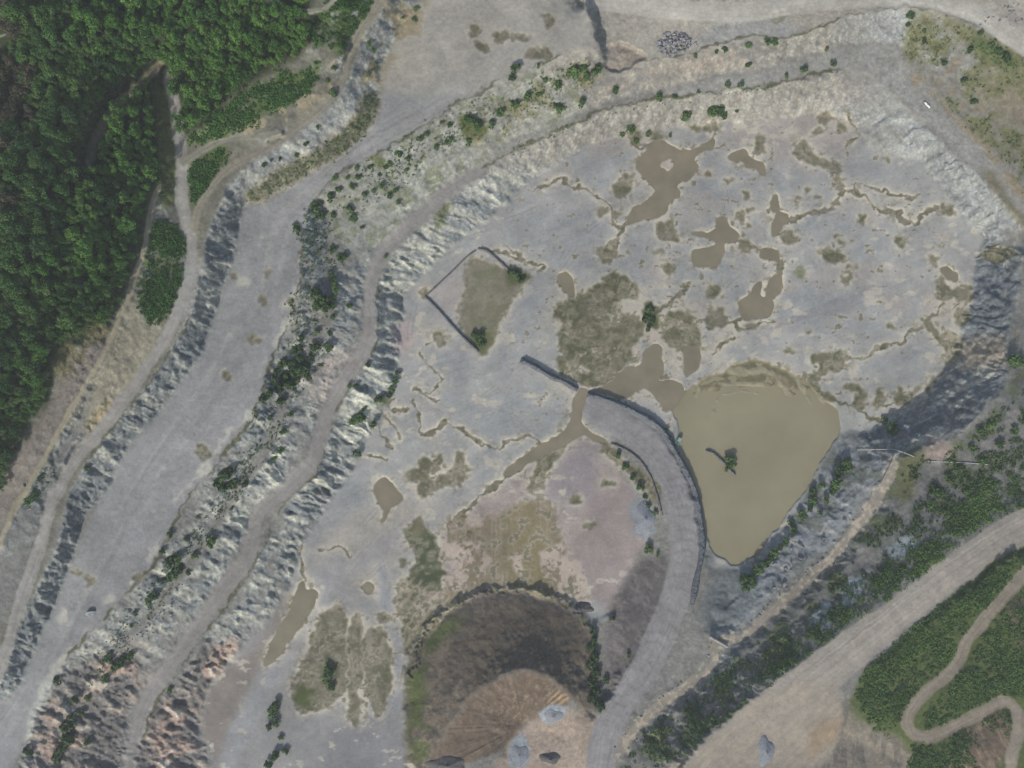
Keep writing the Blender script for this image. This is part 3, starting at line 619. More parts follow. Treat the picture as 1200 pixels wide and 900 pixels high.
paint(pmask([(540,745),(570,720),(610,705),(660,715),(690,750),(690,800),(670,812),(640,786),(605,782),(570,795),(550,815),(540,790)], soft=9), (98, 88, 78), 0.7)  # dark spoil, its tone deepened to paint in the north slope's shade
paint(pmask([(478,840),(480,785),(492,750),(515,728),(540,718),(545,728),(520,745),(505,770),(498,800),(502,850),(498,890),(484,890)], soft=5) * spot(-0.5), (80, 90, 52), 0.9)
bowl = pmask([(500,900),(515,872),(532,846),(550,822),(577,801),(610,789),(634,791),(654,804),(668,818),(640,840),(618,850),(600,868),(585,880),(560,890)], soft=2)
ang = np.arctan2(V - 850, U - 612); rad = np.hypot(U - 612, V - 850)
rill = fbm(ang * 16, rad / 60, 631, 3)
paint(bowl, (108, 95, 83)); paint(bowl * spot(0.05, rill, 0.4), (124, 108, 93), 0.55); paint(bowl * spot(0.15, -rill, 0.4), (104, 92, 84), 0.5); paint(bowl * spot(0.25, np.sin(rad / 2.1 + 1.5 * n1) + 0.4 * mid, 0.5), (108, 96, 87), 0.4)
Hd += bowl * 0.25 * rill * np.clip(rad / 30, 0, 1)
paint(bowl * pmask([(640,830),(655,808),(672,822),(655,838)], soft=3) * spot(0, rill), (176, 152, 118), 0.7)
apron = pmask([(585,905),(600,870),(620,850),(650,838),(690,832),(712,850),(705,905)], soft=4)
paint(apron, (162, 146, 134)); paint(apron * spot(0.1), (146, 134, 126), 0.6)
paint(pmask([(512,728),(530,718),(560,700),(600,693),(650,702),(682,720),(680,728),(640,712),(600,704),(560,712),(530,730)], soft=2) * spot(-0.3, mst), (92, 86, 84), 0.8)

paint(pocket, (148, 138, 130), 0.8); paint(pocket * spot(0.1), (126, 120, 118), 0.6)
paint(rim_m * sstep(-0.7, 0.2, rough), (88, 84, 80), 0.8); paint(rim_m * spot(0.35, fbm(U / 8, V / 8, 692, 3)) , (86, 96, 56), 0.8)
# hairline drainage cracks, vehicle tracks, dried cream patches on the floor
ef = floor_m * sstep(600, 700, U + 0.3 * V) * sstep(560, 470, V)
net = np.abs(fbm(U / 34 + 0.5 * n1, V / 26 + 0.5 * n2, 681, 3))
ck = ef * sstep(0.035, 0.008, net) * spot(0.0, fbm(U / 90, V / 90, 682, 2), 0.3)
paint(np.clip(blur(ck, 2) * 2.2, 0, 1), (176, 170, 160), 0.6); paint(ck, (118, 112, 98), 0.7)
paint(floor_m * spot(0.42, fbm(U / 13, V / 8, 683, 4), 0.2) * spot(-0.2, big, 0.5), (186, 179, 167), 0.8)
paint(floor_m * spot(0.3, fbm(U / 55, V / 40, 684, 3), 0.5) * sstep(520, 440, V + 0.1 * U) , (164, 154, 150), 0.5)
for kx, pts in enumerate(([(640,400),(600,440),(560,470),(520,520),(470,570),(420,620),(380,680)], [(660,380),(610,430),(580,480),(540,540),(480,590),(430,640),(390,690)], [(620,240),(680,280),(640,340),(600,400),(560,450)], [(880,120),(860,160),(900,200),(960,260),(1000,320),(1060,350)], [(560,440),(500,430),(480,390),(500,320),(540,280),(620,250)], [(1060,200),(1000,240),(930,270),(860,330),(820,360)], [(760,210),(700,260),(660,300),(640,380)], [(830,300),(900,320),(1000,350),(1080,330)], [(300,880),(340,800),(390,720),(450,660),(520,610),(600,570)], [(400,880),(430,860),(470,800),(470,720),(450,660)])):
    D, S, T = pdist(pts, 12)
    for off in (-2.4, 2.4):
        paint(floor_m * sstep(1.1, 0.3, np.abs(S - off)) * sstep(12, 4, D) * sstep(-0.3, 0.5, vnoise(T / 22, T * 0 + kx, 685)), (168, 164, 160) if kx % 2 else (132, 131, 134), 0.55)
# damp mud, mats, rims
wetset = np.maximum(np.maximum(wat, mud), np.maximum(olive, tanol * 0.7))
halo = np.clip(blur(wetset, 7) * 1.7, 0, 1)
paint(halo * floor_m * sstep(-0.8, 0.2, mid + 0.5 * fine), (184, 177, 167), 0.78)
paint(floor_m * np.clip(blur(wetset, 20) * 1.6, 0, 1) * spot(0.05, fbm(U / 26, V / 20, 661, 4)), (176, 168, 160), 0.5)
drylip = np.clip(blur(np.maximum(wat, np.maximum(mud, olive * 0.8)), 3) * 3.0, 0, 1) * np.clip(floor_m + 0.35 * terr, 0, 1)
paint(drylip * sstep(-1.0, 0.0, mid + 0.5 * fine), (196, 188, 175), 0.92)
paint(np.clip(blur(pond_m, 2) * 2, 0, 1) * sstep(-0.6, 0.3, mid) * sstep(520, 480, V), (184, 176, 164), 0.8)
big_pale = pmask([(640,360),(660,345),(700,330),(760,330),(830,340),(870,380),(850,420),(800,470),(760,470),(700,470),(640,440)], soft=9)
paint(big_pale * sstep(-0.6, 0.3, mid) * (1 - mud) * (1 - olive), (174, 167, 156), 0.75)
paint(pmask([(895,420),(920,425),(945,450),(962,465),(955,472),(930,462),(915,445),(890,430)], soft=2), (176, 168, 160), 0.9)
paint(pmask([(1085,345),(1100,350),(1130,348),(1140,355),(1120,372),(1100,380),(1085,372)], soft=4) * (1 - mud), (172, 162, 154), 0.7)
paint(pmask([(975,475),(1000,470),(1040,490),(1010,505),(985,512),(970,520),(960,510),(980,495)], soft=2), (172, 172, 170), 0.8)
paint(mud, (122, 116, 102)); paint(mud * spot(0.1, fine + 0.5 * mid), (106, 102, 87), 0.6); paint(mud * spot(0.15, fbm(U / 12, V / 12, 671, 3)), (98, 98, 78), 0.6); paint(mud * spot(0.4, fbm(U / 9, V / 14, 672, 3)), (146, 139, 126), 0.7)
stripe = np.sin((U * 0.9 + V * 0.35) / 1.7 + 3 * mid) ; stripe2 = np.sin((U * 0.3 - V * 0.9) / 1.9 + 4 * big)
paint(olive, (112, 109, 89)); paint(olive * spot(-0.1, fine + 0.6 * mid), (90, 90, 70), 0.8)
scr = fbm((U * 0.35 - V * 0.94) / 26, (U * 0.94 + V * 0.35) / 2.6, 643, 3); scr2 = fbm((U * 0.94 + V * 0.35) / 22, (U * 0.35 - V * 0.94) / 2.6, 644, 3)
dirn = sstep(-0.25, 0.25, fbm(U / 24, V / 24, 646, 2)); scm = scr * dirn + scr2 * (1 - dirn)
paint(olive * spot(0.2, fbm(U / 10, V / 10, 647, 4), 0.4), (78, 82, 60), 0.7)
paint(olive * spot(0.2, scm + 0.5 * mid, 0.4), (146, 140, 124), 0.55); paint(olive * spot(0.3, -scm, 0.4), (80, 82, 62), 0.4)
paint(olive * spot(0.45, mid + 0.4 * fine, 0.2), (160, 152, 138), 0.75)
paint(olive * pmask(OLIVE[13], soft=4), (70, 79, 58), 0.85); paint(olive * pmask([(478,630),(484,612),(490,606),(500,612),(496,622),(484,632)], soft=2), (116, 110, 92), 0.8)
paint(olive * pmask(OLIVE[12], soft=2), (88, 86, 70), 0.8)
paint(olive * pmask(OLIVE[2], soft=2), (72, 82, 50), 0.8)
vst = fbm(U / 2.2, V / 40, 641, 3)
paint(tanol, (130, 120, 102)); paint(tanol * spot(0.0, vst, 0.4), (150, 137, 118), 0.7); paint(tanol * spot(0.3, fbm(U / 16, V / 20, 645, 3), 0.3), (164, 150, 140), 0.7); paint(tanol * spot(0.2, mid), (112, 106, 84), 0.5)
paint(tanol * pmask([(600,600),(630,600),(640,660),(645,700),(600,690)], soft=6), (126, 116, 84), 0.6)
paint(pink * sstep(-0.5, 0.0, fine + mid), (174, 160, 152), 0.95)
dst = np.sin((U * 0.8 + V * 0.6) / 1.5 + 2 * mid)
paint(pmask(OLIVE[14], soft=2) * spot(0.2, dst, 0.3), (166, 152, 138), 0.6)
paint(isle, (180, 170, 162))
paint(green, (80, 88, 54), 0.85); paint(deep, (58, 70, 44), 0.95); paint(lightm, (122, 126, 100))
speck = floor_m * np.clip(blur(wetset, 9) * 2.2, 0, 1) * spot(0.42, fbm(U / 6.5, V / 5, 693, 4), 0.12)
speck = np.maximum(speck, floor_m * sstep(560, 640, U) * sstep(540, 470, V) * spot(0.78, fbm(U / 8, V / 6, 694, 4), 0.1))
paint(np.clip(blur(speck, 2) * 2, 0, 1), (184, 176, 165), 0.6); paint(speck, (116, 111, 94), 0.85)
paint(np.maximum(mud, olive * 0.8) * spot(0.35, fbm(U / 5, V / 4, 695, 4), 0.2), (150, 143, 129), 0.6)
paint(np.maximum(mud, olive * 0.5) * spot(0.35, fbm(U / 6, V / 6, 696, 4), 0.2), (86, 86, 66), 0.6)
encl = pmask(WETMUD[13], soft=3)
paint(encl, (122, 117, 104), 0.7); paint(encl * spot(0.2), (102, 104, 82), 0.5)
paint(pmask([(500,346),(560,293),(548,312),(545,345),(538,372),(520,362)], soft=3) * sstep(-0.4, 0.3, fine), (158, 150, 150), 0.7)
paint(green, (80, 90, 54), 0.8)
paint(np.maximum(wat, pond_m), (126, 118, 92))
paint(shoal * pond_m, (128, 120, 98)); paint(shoal * pond_m * spot(0.1, bank_arc + 0.6 * mid, 0.5), (152, 145, 126), 0.8); paint(shoal * pond_m * spot(0.3, -bank_arc + 0.8 * mid, 0.5), (96, 94, 72), 0.6)
paint(pmask([(738,592),(755,584),(768,606),(766,628),(744,626)], soft=1), (142, 145, 150))
paint(pmask([(632,836),(650,826),(663,832),(655,846),(640,848)], soft=1), (146, 152, 162)); paint(pmask([(598,872),(610,862),(622,878),(616,898),(598,898)], soft=1), (144, 150, 160))
paint(pmask([(463,385),(480,382),(482,405),(466,412)], soft=4), (168, 148, 150), 0.6)

# roads (with wheel ruts)
road_id = np.zeros((H_, W_), np.int8)
def road(pts, hw, col, name_id, rut=0.6, edge=2.0, ragged=1.5, cls=0.0, seed=0):
    D, S, T = pdist(pts, hw + 10)
    w = hw + ragged * vnoise(T / 18, T * 0 + np.sign(S) * 3, 700 + seed)
    m = sstep(edge, -edge, D - w).astype(np.float32)
    paint(m, col, 0.95)
    paint(m * spot(0.0, fbm(S / 4.5, T / 150, 710 + seed, 3), 0.6), np.array(col) + 13, rut)
    paint(m * spot(0.1, -fbm(S / 4.0, T / 170, 720 + seed, 3), 0.6), np.array(col) - 12, rut)
    for off in (0.34, -0.34):
        paint(m * sstep(1.6, 0.4, np.abs(S - off * hw - 1.2 * vnoise(T / 60, T * 0 + off, 725))) * sstep(-0.6, 0.4, vnoise(T / 25, T * 0 + 2 * off, 726)), np.array(col) + 10, rut)
    if cls: road_id[D < w] = name_id
    return m
road(TRACK_L, 9, (141, 137, 136), 2, 0.4, cls=1, seed=1)
road(TRACK_W, 7, (145, 142, 140), 2, 0.4, cls=1, seed=2)
road(TRACK_N, 4.5, (136, 131, 120), 2, 0.6, cls=1, seed=3)
road(TRACK_N2, 3.5, (132, 130, 120), 2, 0.6, cls=1, seed=4)
road(PATH_H, 3.2, (146, 139, 122), 2, 0.6, edge=1.2, cls=1, seed=5)
road(TRACK_F, 6, (122, 116, 98), 2, 0.7, cls=1, seed=6)
road(TRACK_T, 3, (140, 136, 126), 2, 0.5, edge=1, cls=1, seed=7)
road([(-5,45),(3,42),(10,40),(16,48)], 1.6, (130,130,116), 2, 0.3, edge=1, cls=1, seed=17)
road([(-3,14),(4,8),(9,-3)], 2.2, (150,148,140), 2, 0.3, edge=1, cls=1, seed=18)
paint(pmask([(215,300),(235,300),(238,330),(225,365),(205,375),(212,340)], soft=3), (148, 146, 145), 0.8)
road(TRACK_S, 6, (142, 134, 126), 2, 0.5, ragged=3, cls=1, seed=8)
road(RAMP, 17, (141, 138, 141), 1, 0.6, ragged=1, cls=1, seed=9)
D, S, T = pdist(ROAD_SE, 50)
wSEr = 19 + 7 * sstep(330, 120, T) * 0 + 8 * sstep(180, 330, T)
m = sstep(2, -2, D - wSEr - 1.2 * vnoise(T / 12, T * 0, 731)).astype(np.float32)
paint(m, (153, 145, 138), 0.97)
paint(m * spot(0.0, fbm(S / 5.5, T / 190, 732, 3), 0.6), (164, 155, 148), 0.6); paint(m * spot(0.1, -fbm(S / 5, T / 200, 733, 3), 0.6), (134, 129, 127), 0.6)
for off in (-12, -7.5, 5, 9.5):
    paint(m * sstep(1.8, 0.4, np.abs(S - off - 2 * vnoise(T / 90, T * 0 + off, 727))) * sstep(-0.5, 0.4, vnoise(T / 40, T * 0 + off, 728)), (168, 160, 152), 0.6)
road_id[D < wSEr] = 1
apr = pmask([(900,812),(960,800),(985,815),(985,850),(950,905),(790,905),(830,868)], soft=3)
paint(apr, (154, 145, 136), 0.95); paint(apr * spot(0.0, fbm((U + V) / 6, (U - V) / 60, 734, 3)), (168, 155, 140), 0.5); paint(apr * pmask([(955,850),(990,840),(1005,850),(960,880),(945,890)], soft=4), (150, 128, 104), 0.6)
road_id[apr > 0.5] = 1
road(ROAD_NE, 12, (180, 175, 167), 1, 0.5, ragged=1.5, cls=1, seed=10)
road(ROAD_LOOP, 7.5, (138, 128, 118), 2, 0.6, edge=1.5, cls=1, seed=11)
# stony south track margins
D, S, T = pdist(TRACK_S, 14, calm=False)
paint(sstep(11, 7, D) * spot(0.25, fine), (182, 170, 152), 0.6)

natural = np.clip(1 - np.maximum(np.maximum(floor_m, 0.8 * terr), 0.8 * (road_id > 0)), 0, 1)
# overall mottling of the dry materials
mot = 1 + 0.05 * big + 0.05 * mid + (0.03 + 0.035 * natural) * fine + (0.02 + 0.03 * natural) * grain
C *= mot[..., None]
# speckle of small stones on faces and scree
stones = sstep(0.42, 0.7, grain + 0.5 * fine) * np.clip(fsel + natural * 0.15, 0, 1)
C += (stones * 16)[..., None]
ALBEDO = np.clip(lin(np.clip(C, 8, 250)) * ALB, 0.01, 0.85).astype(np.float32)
Hd = Hd + (0.025 + 0.05 * natural) * fine + (0.015 + 0.04 * natural) * grain

# ------------------------------------------------------------------ terrain mesh pieces
step_out = np.cumsum(np.geomspace(3, 120, 26))
cols = np.concatenate([-M - step_out[::-1], gu, 1200 + M + step_out])
rows = np.concatenate([-M - step_out[::-1], gv, 900 + M + step_out])
ci = np.clip(np.round(cols).astype(int) + M, 0, W_ - 1); ri = np.clip(np.round(rows).astype(int) + M, 0, H_ - 1)
Zg = Hd[np.ix_(ri, ci)]
Cg = ALBEDO[np.ix_(ri, ci)]
ug, vg = np.meshgrid(cols, rows)
outside = ((ug < -M) | (ug > 1200 + M) | (vg < -M) | (vg > 900 + M))
fo = fbm(ug / 60, vg / 60, 901, 4)
dout = np.maximum.reduce([-M - ug, ug - 1200 - M, -M - vg, vg - 900 - M, np.zeros_like(ug)])
tmix = np.clip(dout / 110, 0, 1)[..., None]; gmix = sstep(-0.5, 0.5, fbm(ug / 90, vg / 90, 911, 4))[..., None]
Cg = Cg * (1 - tmix) + tmix * (lin((92, 100, 66)) * gmix + lin((136, 130, 116)) * (1 - gmix))
Zg = Zg + outside * 2.0 * fo
Cg = Cg * (1 + (outside * 0.25 * fo)[..., None])
kk = GSD * (CAM_H - Zg) / CAM_H
Xg = (ug - 600) * kk; Yg = (450 - vg) * kk
NR, NC = Zg.shape

def at(u, v, dz=0.0):
    """point of the terrain seen at photo pixel (u, v)"""
    x = min(max(u + M, 0), W_ - 1.01); y = min(max(v + M, 0), H_ - 1.01)
    i, j = int(x), int(y); fx, fy = x - i, y - j
    z = float((Hd[j, i] * (1 - fx) + Hd[j, i + 1] * fx) * (1 - fy) + (Hd[j + 1, i] * (1 - fx) + Hd[j + 1, i + 1] * fx) * fy)
    k = GSD * (CAM_H - z) / CAM_H
    return Vector(((u - 600) * k, (450 - v) * k, z + dz))

def mesh_np(name, verts, faces, mat, smooth=True, colors=None):
    me = bpy.data.meshes.new(name)
    n, f = len(verts), len(faces)
    k = faces.shape[1]
    me.vertices.add(n); me.loops.add(f * k); me.polygons.add(f)
    me.vertices.foreach_set("co", np.ascontiguousarray(verts, np.float32).ravel())
    me.loops.foreach_set("vertex_index", np.ascontiguousarray(faces, np.int32).ravel())
    me.polygons.foreach_set("loop_start", np.arange(0, f * k, k, dtype=np.int32))
    me.polygons.foreach_set("use_smooth", np.full(f, smooth, bool))
    if colors is not None:
        a = me.attributes.new("ground_colour", 'FLOAT_COLOR', 'POINT')
        c4 = np.ones((n, 4), np.float32); c4[:, :3] = colors
        a.data.foreach_set("color", c4.ravel())
    me.update(calc_edges=True)
    if mat: me.materials.append(mat)
    return me

def link(name, me, parent=None):
    o = bpy.data.objects.new(name, me)
    COL.objects.link(o)
    if parent: o.parent = parent
    return o

def tag(o, label=None, cat=None, group=None, kind=None):
    if label: o['label'] = label
    if cat: o['category'] = cat
    if group: o['group'] = group
    if kind: o['kind'] = kind
    return o

# ------------------------------------------------------------------ materials
def new_mat(name):
    m = bpy.data.materials.new(name); m.use_nodes = True
    nt = m.node_tree
    return m, nt, nt.nodes["Principled BSDF"]

def node(nt, t, **kw):
    n = nt.nodes.new(t)
    for k, v in kw.items(): setattr(n, k, v)
    return n

def noise_node(nt, coord, scale, detail=4, rough=0.6):
    n = node(nt, "ShaderNodeTexNoise"); n.inputs["Scale"].default_value = scale
    n.inputs["Detail"].default_value = detail; n.inputs["Roughness"].default_value = rough
    nt.links.new(coord, n.inputs["Vector"]); return n

def ramp_node(nt, fac, stops):
    r = node(nt, "ShaderNodeValToRGB")
    els = r.color_ramp.elements
    while len(els) < len(stops): els.new(0.5)
    for e, (p, c) in zip(els, stops):
        e.position = p; e.color = (*c, 1) if len(c) == 3 else c
    nt.links.new(fac, r.inputs[0]); return r

def ground_material():
    m, nt, b = new_mat("ground_material")
    at_ = node(nt, "ShaderNodeAttribute", attribute_name="ground_colour")
    tc = node(nt, "ShaderNodeTexCoord")
    n1_ = noise_node(nt, tc.outputs["Object"], 0.9, 6, 0.65)
    r1 = ramp_node(nt, n1_.outputs[0], [(0.25, (0.87, 0.87, 0.88)), (0.5, (1, 1, 1)), (0.78, (1.11, 1.105, 1.095))])
    n2_ = noise_node(nt, tc.outputs["Object"], 0.16, 5, 0.6)
    r2 = ramp_node(nt, n2_.outputs[0], [(0.3, (0.93, 0.93, 0.94)), (0.7, (1.07, 1.06, 1.05))])
    mx = node(nt, "ShaderNodeMix", data_type='RGBA', blend_type='MULTIPLY'); mx.inputs[0].default_value = 1.0
    nt.links.new(at_.outputs["Color"], mx.inputs[6]); nt.links.new(r1.outputs[0], mx.inputs[7])
    mx2 = node(nt, "ShaderNodeMix", data_type='RGBA', blend_type='MULTIPLY'); mx2.inputs[0].default_value = 1.0
    nt.links.new(mx.outputs[2], mx2.inputs[6]); nt.links.new(r2.outputs[0], mx2.inputs[7])
    nt.links.new(mx2.outputs[2], b.inputs["Base Color"])
    b.inputs["Roughness"].default_value = 0.95
    b.inputs["Specular IOR Level"].default_value = 0.15
    bp = node(nt, "ShaderNodeBump"); bp.inputs["Strength"].default_value = 0.3; bp.inputs["Distance"].default_value = 0.3
    nt.links.new(n1_.outputs[0], bp.inputs["Height"]); nt.links.new(bp.outputs[0], b.inputs["Normal"])
    return m

def mottled(name, stops, scale=0.5, rough=0.9, bump=0.3, bscale=2.0, rand=0.0, spec=0.2):
    m, nt, b = new_mat(name)
    tc = node(nt, "ShaderNodeTexCoord"); geo = node(nt, "ShaderNodeNewGeometry")
    n = noise_node(nt, geo.outputs["Position"], scale, 5, 0.6)
    fac = n.outputs[0]
    if rand:
        oi = node(nt, "ShaderNodeObjectInfo")
        ma = node(nt, "ShaderNodeMath", operation='MULTIPLY_ADD'); ma.inputs[1].default_value = rand
        nt.links.new(oi.outputs["Random"], ma.inputs[0]); nt.links.new(fac, ma.inputs[2])
        sb = node(nt, "ShaderNodeMath", operation='SUBTRACT'); sb.inputs[1].default_value = rand / 2
        nt.links.new(ma.outputs[0], sb.inputs[0]); fac = sb.outputs[0]
    r = ramp_node(nt, fac, stops)
    nt.links.new(r.outputs[0], b.inputs["Base Color"])
    b.inputs["Roughness"].default_value = rough; b.inputs["Specular IOR Level"].default_value = spec
    if bump:
        n2_ = noise_node(nt, tc.outputs["Object"], bscale, 4, 0.6)
        bp = node(nt, "ShaderNodeBump"); bp.inputs["Strength"].default_value = bump; bp.inputs["Distance"].default_value = 0.2
        nt.links.new(n2_.outputs[0], bp.inputs["Height"]); nt.links.new(bp.outputs[0], b.inputs["Normal"])
    return m

def water_material(name, a, b_, scale):
    m = mottled(name, [(0.3, tuple(lin(a))), (0.7, tuple(lin(b_)))], scale, 0.28, 0.04, 0.6, spec=0.35)
    return m

MAT_G = ground_material()
MAT_POND = water_material("pond_water", (137, 130, 104), (152, 145, 118), 0.03)
MAT_PUD = water_material("puddle_water", (117, 111, 92), (140, 132, 110), 0.09)
MAT_ROCK = mottled("grey_rock", [(0.25, (0.10, 0.105, 0.115)), (0.5, (0.22, 0.225, 0.235)), (0.8, (0.42, 0.42, 0.41))], 1.2, 0.9, 0.6, 3.0, rand=0.35)
MAT_BERM = mottled("blue_grey_rubble", [(0.3, (0.075, 0.085, 0.10)), (0.55, (0.14, 0.155, 0.17)), (0.8, (0.26, 0.27, 0.28))], 1.6, 0.9, 0.9, 2.0)
MAT_BUND = mottled("dark_earth", [(0.3, (0.10, 0.10, 0.105)), (0.7, (0.21, 0.205, 0.2))], 0.8, 0.95, 0.6, 2.0)
def leaf_mat(name, stops, rand, scale=0.22):
    return mottled(name, stops, scale, 0.7, 0, rand=rand, spec=0.25)
MAT_LEAF_D = leaf_mat("leaf_dark", [(0.15, (0.022, 0.06, 0.021)), (0.4, (0.039, 0.103, 0.027)), (0.62, (0.065, 0.152, 0.034)), (0.9, (0.11, 0.19, 0.049))], 0.65)
MAT_LEAF_G = leaf_mat("leaf_green", [(0.15, (0.033, 0.095, 0.019)), (0.5, (0.067, 0.173, 0.028)), (0.9, (0.122, 0.244, 0.044))], 0.55)
MAT_LEAF_B = leaf_mat("leaf_olive", [(0.2, (0.042, 0.047, 0.028)), (0.5, (0.078, 0.08, 0.048)), (0.85, (0.125, 0.115, 0.075))], 0.4)
MAT_SHRUB = leaf_mat("shrub_leaf", [(0.2, (0.035, 0.076, 0.023)), (0.5, (0.063, 0.128, 0.033)), (0.85, (0.103, 0.177, 0.052))], 0.4)
MAT_SCRUB = leaf_mat("scrub_leaf", [(0.25, (0.035, 0.073, 0.021)), (0.42, (0.061, 0.131, 0.027)), (0.6, (0.088, 0.173, 0.034)), (0.8, (0.142, 0.21, 0.049))], 0.0, 0.09)
MAT_BARK = mottled("bark", [(0.3, (0.05, 0.04, 0.03)), (0.7, (0.11, 0.09, 0.07))], 2, 0.95, 0.4)
MAT_WHITE = mottled("white_coating", [(0.3, (0.66, 0.66, 0.63)), (0.7, (0.82, 0.82, 0.79))], 1.2, 0.5, 0.05)
MAT_CONC = mottled("pale_concrete", [(0.3, (0.30, 0.285, 0.26)), (0.7, (0.45, 0.43, 0.40))], 0.9, 0.85, 0.3)
MAT_PIPE = mottled("grey_pipe_plastic", [(0.3, (0.34, 0.35, 0.35)), (0.7, (0.48, 0.48, 0.47))], 0.4, 0.5, 0.05)
MAT_TEAL = mottled("teal_paint", [(0.3, (0.06, 0.17, 0.14)), (0.7, (0.11, 0.25, 0.2))], 1.5, 0.5, 0.1)
MAT_TEAL_P = mottled("pale_green_paint", [(0.3, (0.22, 0.32, 0.27)), (0.7, (0.33, 0.42, 0.36))], 1.5, 0.5, 0.1)
MAT_STEEL = mottled("dark_steel", [(0.3, (0.05, 0.055, 0.055)), (0.7, (0.1, 0.1, 0.1))], 2, 0.6, 0.1)

# ------------------------------------------------------------------ terrain objects
cls = np.full((H_, W_), 0, np.int8)                # 0 hillside
cls[floor_m > 0.5] = 3
cls[(terr > 0.5)] = 4
cls[(Fs > 0.55) & (hill < 0.4)] = 5
cls[forest > 0.5] = 0
rid = np.where(road_id > 0, road_id, 0)
cls = np.where(rid > 0, rid, cls)
cg = cls[np.ix_(ri, ci)]
fc = cg[:-1, :-1]
idx = np.arange(NR * NC).reshape(NR, NC)
quads = np.stack([idx[1:, :-1], idx[1:, 1:], idx[:-1, 1:], idx[:-1, :-1]], axis=-1)
P = np.stack([Xg, Yg, Zg], axis=-1).reshape(-1, 3); PC = Cg.reshape(-1, 3)
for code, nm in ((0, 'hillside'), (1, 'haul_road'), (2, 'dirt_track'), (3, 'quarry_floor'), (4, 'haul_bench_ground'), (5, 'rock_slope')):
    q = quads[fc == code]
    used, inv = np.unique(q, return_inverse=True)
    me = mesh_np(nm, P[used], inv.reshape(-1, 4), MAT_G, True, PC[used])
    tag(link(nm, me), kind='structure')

# ------------------------------------------------------------------ water sheets
def sheet(name, mask, z, mat):
    """flat water surface under a mask, kept a little larger so that the ground cuts the shore line"""
    k = blur(mask, 2) > 0.04
    k = k[:-1, :-1] & k[1:, 1:] & k[1:, :-1] & k[:-1, 1:]
    j, i = np.nonzero(k)
    ii = np.arange(H_ * W_).reshape(H_, W_)
    q = np.stack([ii[j + 1, i], ii[j + 1, i + 1], ii[j, i + 1], ii[j, i]], axis=-1)
    used, inv = np.unique(q, return_inverse=True)
    g = GSD * (CAM_H - z) / CAM_H
    vs = np.stack([(U.ravel()[used] - 600) * g, (450 - V.ravel()[used]) * g, np.full(len(used), z)], -1)
    return tag(link(name, mesh_np(name, vs, inv.reshape(-1, 4), mat)), kind='structure')
sheet('pond_water', pond_m, PLV, MAT_POND)
for m_, lv in zip(water_m, levels):
    sheet('puddle_water', m_, lv, MAT_PUD)
#@@OBJECTS
# ------------------------------------------------------------------ foliage
def leaf_cloud(centres, radii, n, size, rng, squash=0.8, up=0.35):
    """n leaf-sized quads spread in each of the given ellipsoids -> verts, faces"""
    c = np.repeat(np.asarray(centres, float), n, axis=0); r = np.repeat(np.asarray(radii, float), n)
    d = rng.normal(size=(len(c), 3)); d /= np.linalg.norm(d, axis=1)[:, None] + 1e-9
    rr = r * (0.45 + 0.6 * rng.random(len(c)) ** 0.5)
    p = c + d * rr[:, None] * np.array([1, 1, squash])
    nrm = d * 0.8 + rng.normal(size=d.shape) * 0.6 + np.array([0, 0, up])
    nrm /= np.linalg.norm(nrm, axis=1)[:, None] + 1e-9
    t = np.cross(nrm, rng.normal(size=d.shape)); t /= np.linalg.norm(t, axis=1)[:, None] + 1e-9
    b = np.cross(nrm, t)
    s = size * (0.6 + 0.8 * rng.random(len(c)))[:, None]
    q = np.stack([p - t * s, p - b * s * 0.62, p + t * s, p + b * s * 0.62], axis=1).reshape(-1, 3)
    return q, np.arange(len(q)).reshape(-1, 4)

def crown_lobes(r, h, rng, n):
    cs, rs = [], []
    for k in range(n):
        a = rng.random() * 2 * math.pi; q = r * 0.68 * math.sqrt(rng.random())
        cs.append((q * math.cos(a), q * math.sin(a), h * (0.62 + 0.28 * (1 - q / r) + 0.14 * rng.normal())))
        rs.append(r * (0.30 + 0.24 * rng.random()))
    return cs, rs

def crown_data(name, r, h, mat, seed, lobes, n, size):
    rng = np.random.default_rng(seed)
    cs, rs = crown_lobes(r, h, rng, lobes)
    v, f = leaf_cloud(cs, rs, n, size, rng)
    return mesh_np(name, v, f, mat, False)

def tube(bm, p0, p1, r0, r1, n=7):
    p0, p1 = Vector(p0), Vector(p1)
    q = (p1 - p0).to_track_quat('Z', 'Y')
    a = [bm.verts.new(p0 + q @ Vector((r0 * math.cos(t), r0 * math.sin(t), 0))) for t in [2 * math.pi * k / n for k in range(n)]]
    b = [bm.verts.new(p1 + q @ Vector((r1 * math.cos(t), r1 * math.sin(t), 0))) for t in [2 * math.pi * k / n for k in range(n)]]
    for k in range(n): bm.faces.new((a[k], a[(k + 1) % n], b[(k + 1) % n], b[k]))
    bm.faces.new(a[::-1]); bm.faces.new(b)

def bm_mesh(name, bm, mat, smooth=False):
    me = bpy.data.meshes.new(name); bm.normal_update(); bm.to_mesh(me); bm.free()
    if smooth:
        for p in me.polygons: p.use_smooth = True
    me.materials.append(mat); return me

def trunk_data(h, r, seed):
    rng = random.Random(seed); bm = bmesh.new()
    tube(bm, (0, 0, -0.8), (0.1, 0.05, h * 0.6), 0.28, 0.14)
    for k in range(5):
        a = 2 * math.pi * k / 5 + rng.random()
        tube(bm, (0.05, 0.03, h * (0.35 + 0.05 * k)), (r * 0.55 * math.cos(a), r * 0.55 * math.sin(a), h * (0.62 + 0.05 * k)), 0.1, 0.03, 5)
    return bm_mesh('trunk', bm, MAT_BARK)

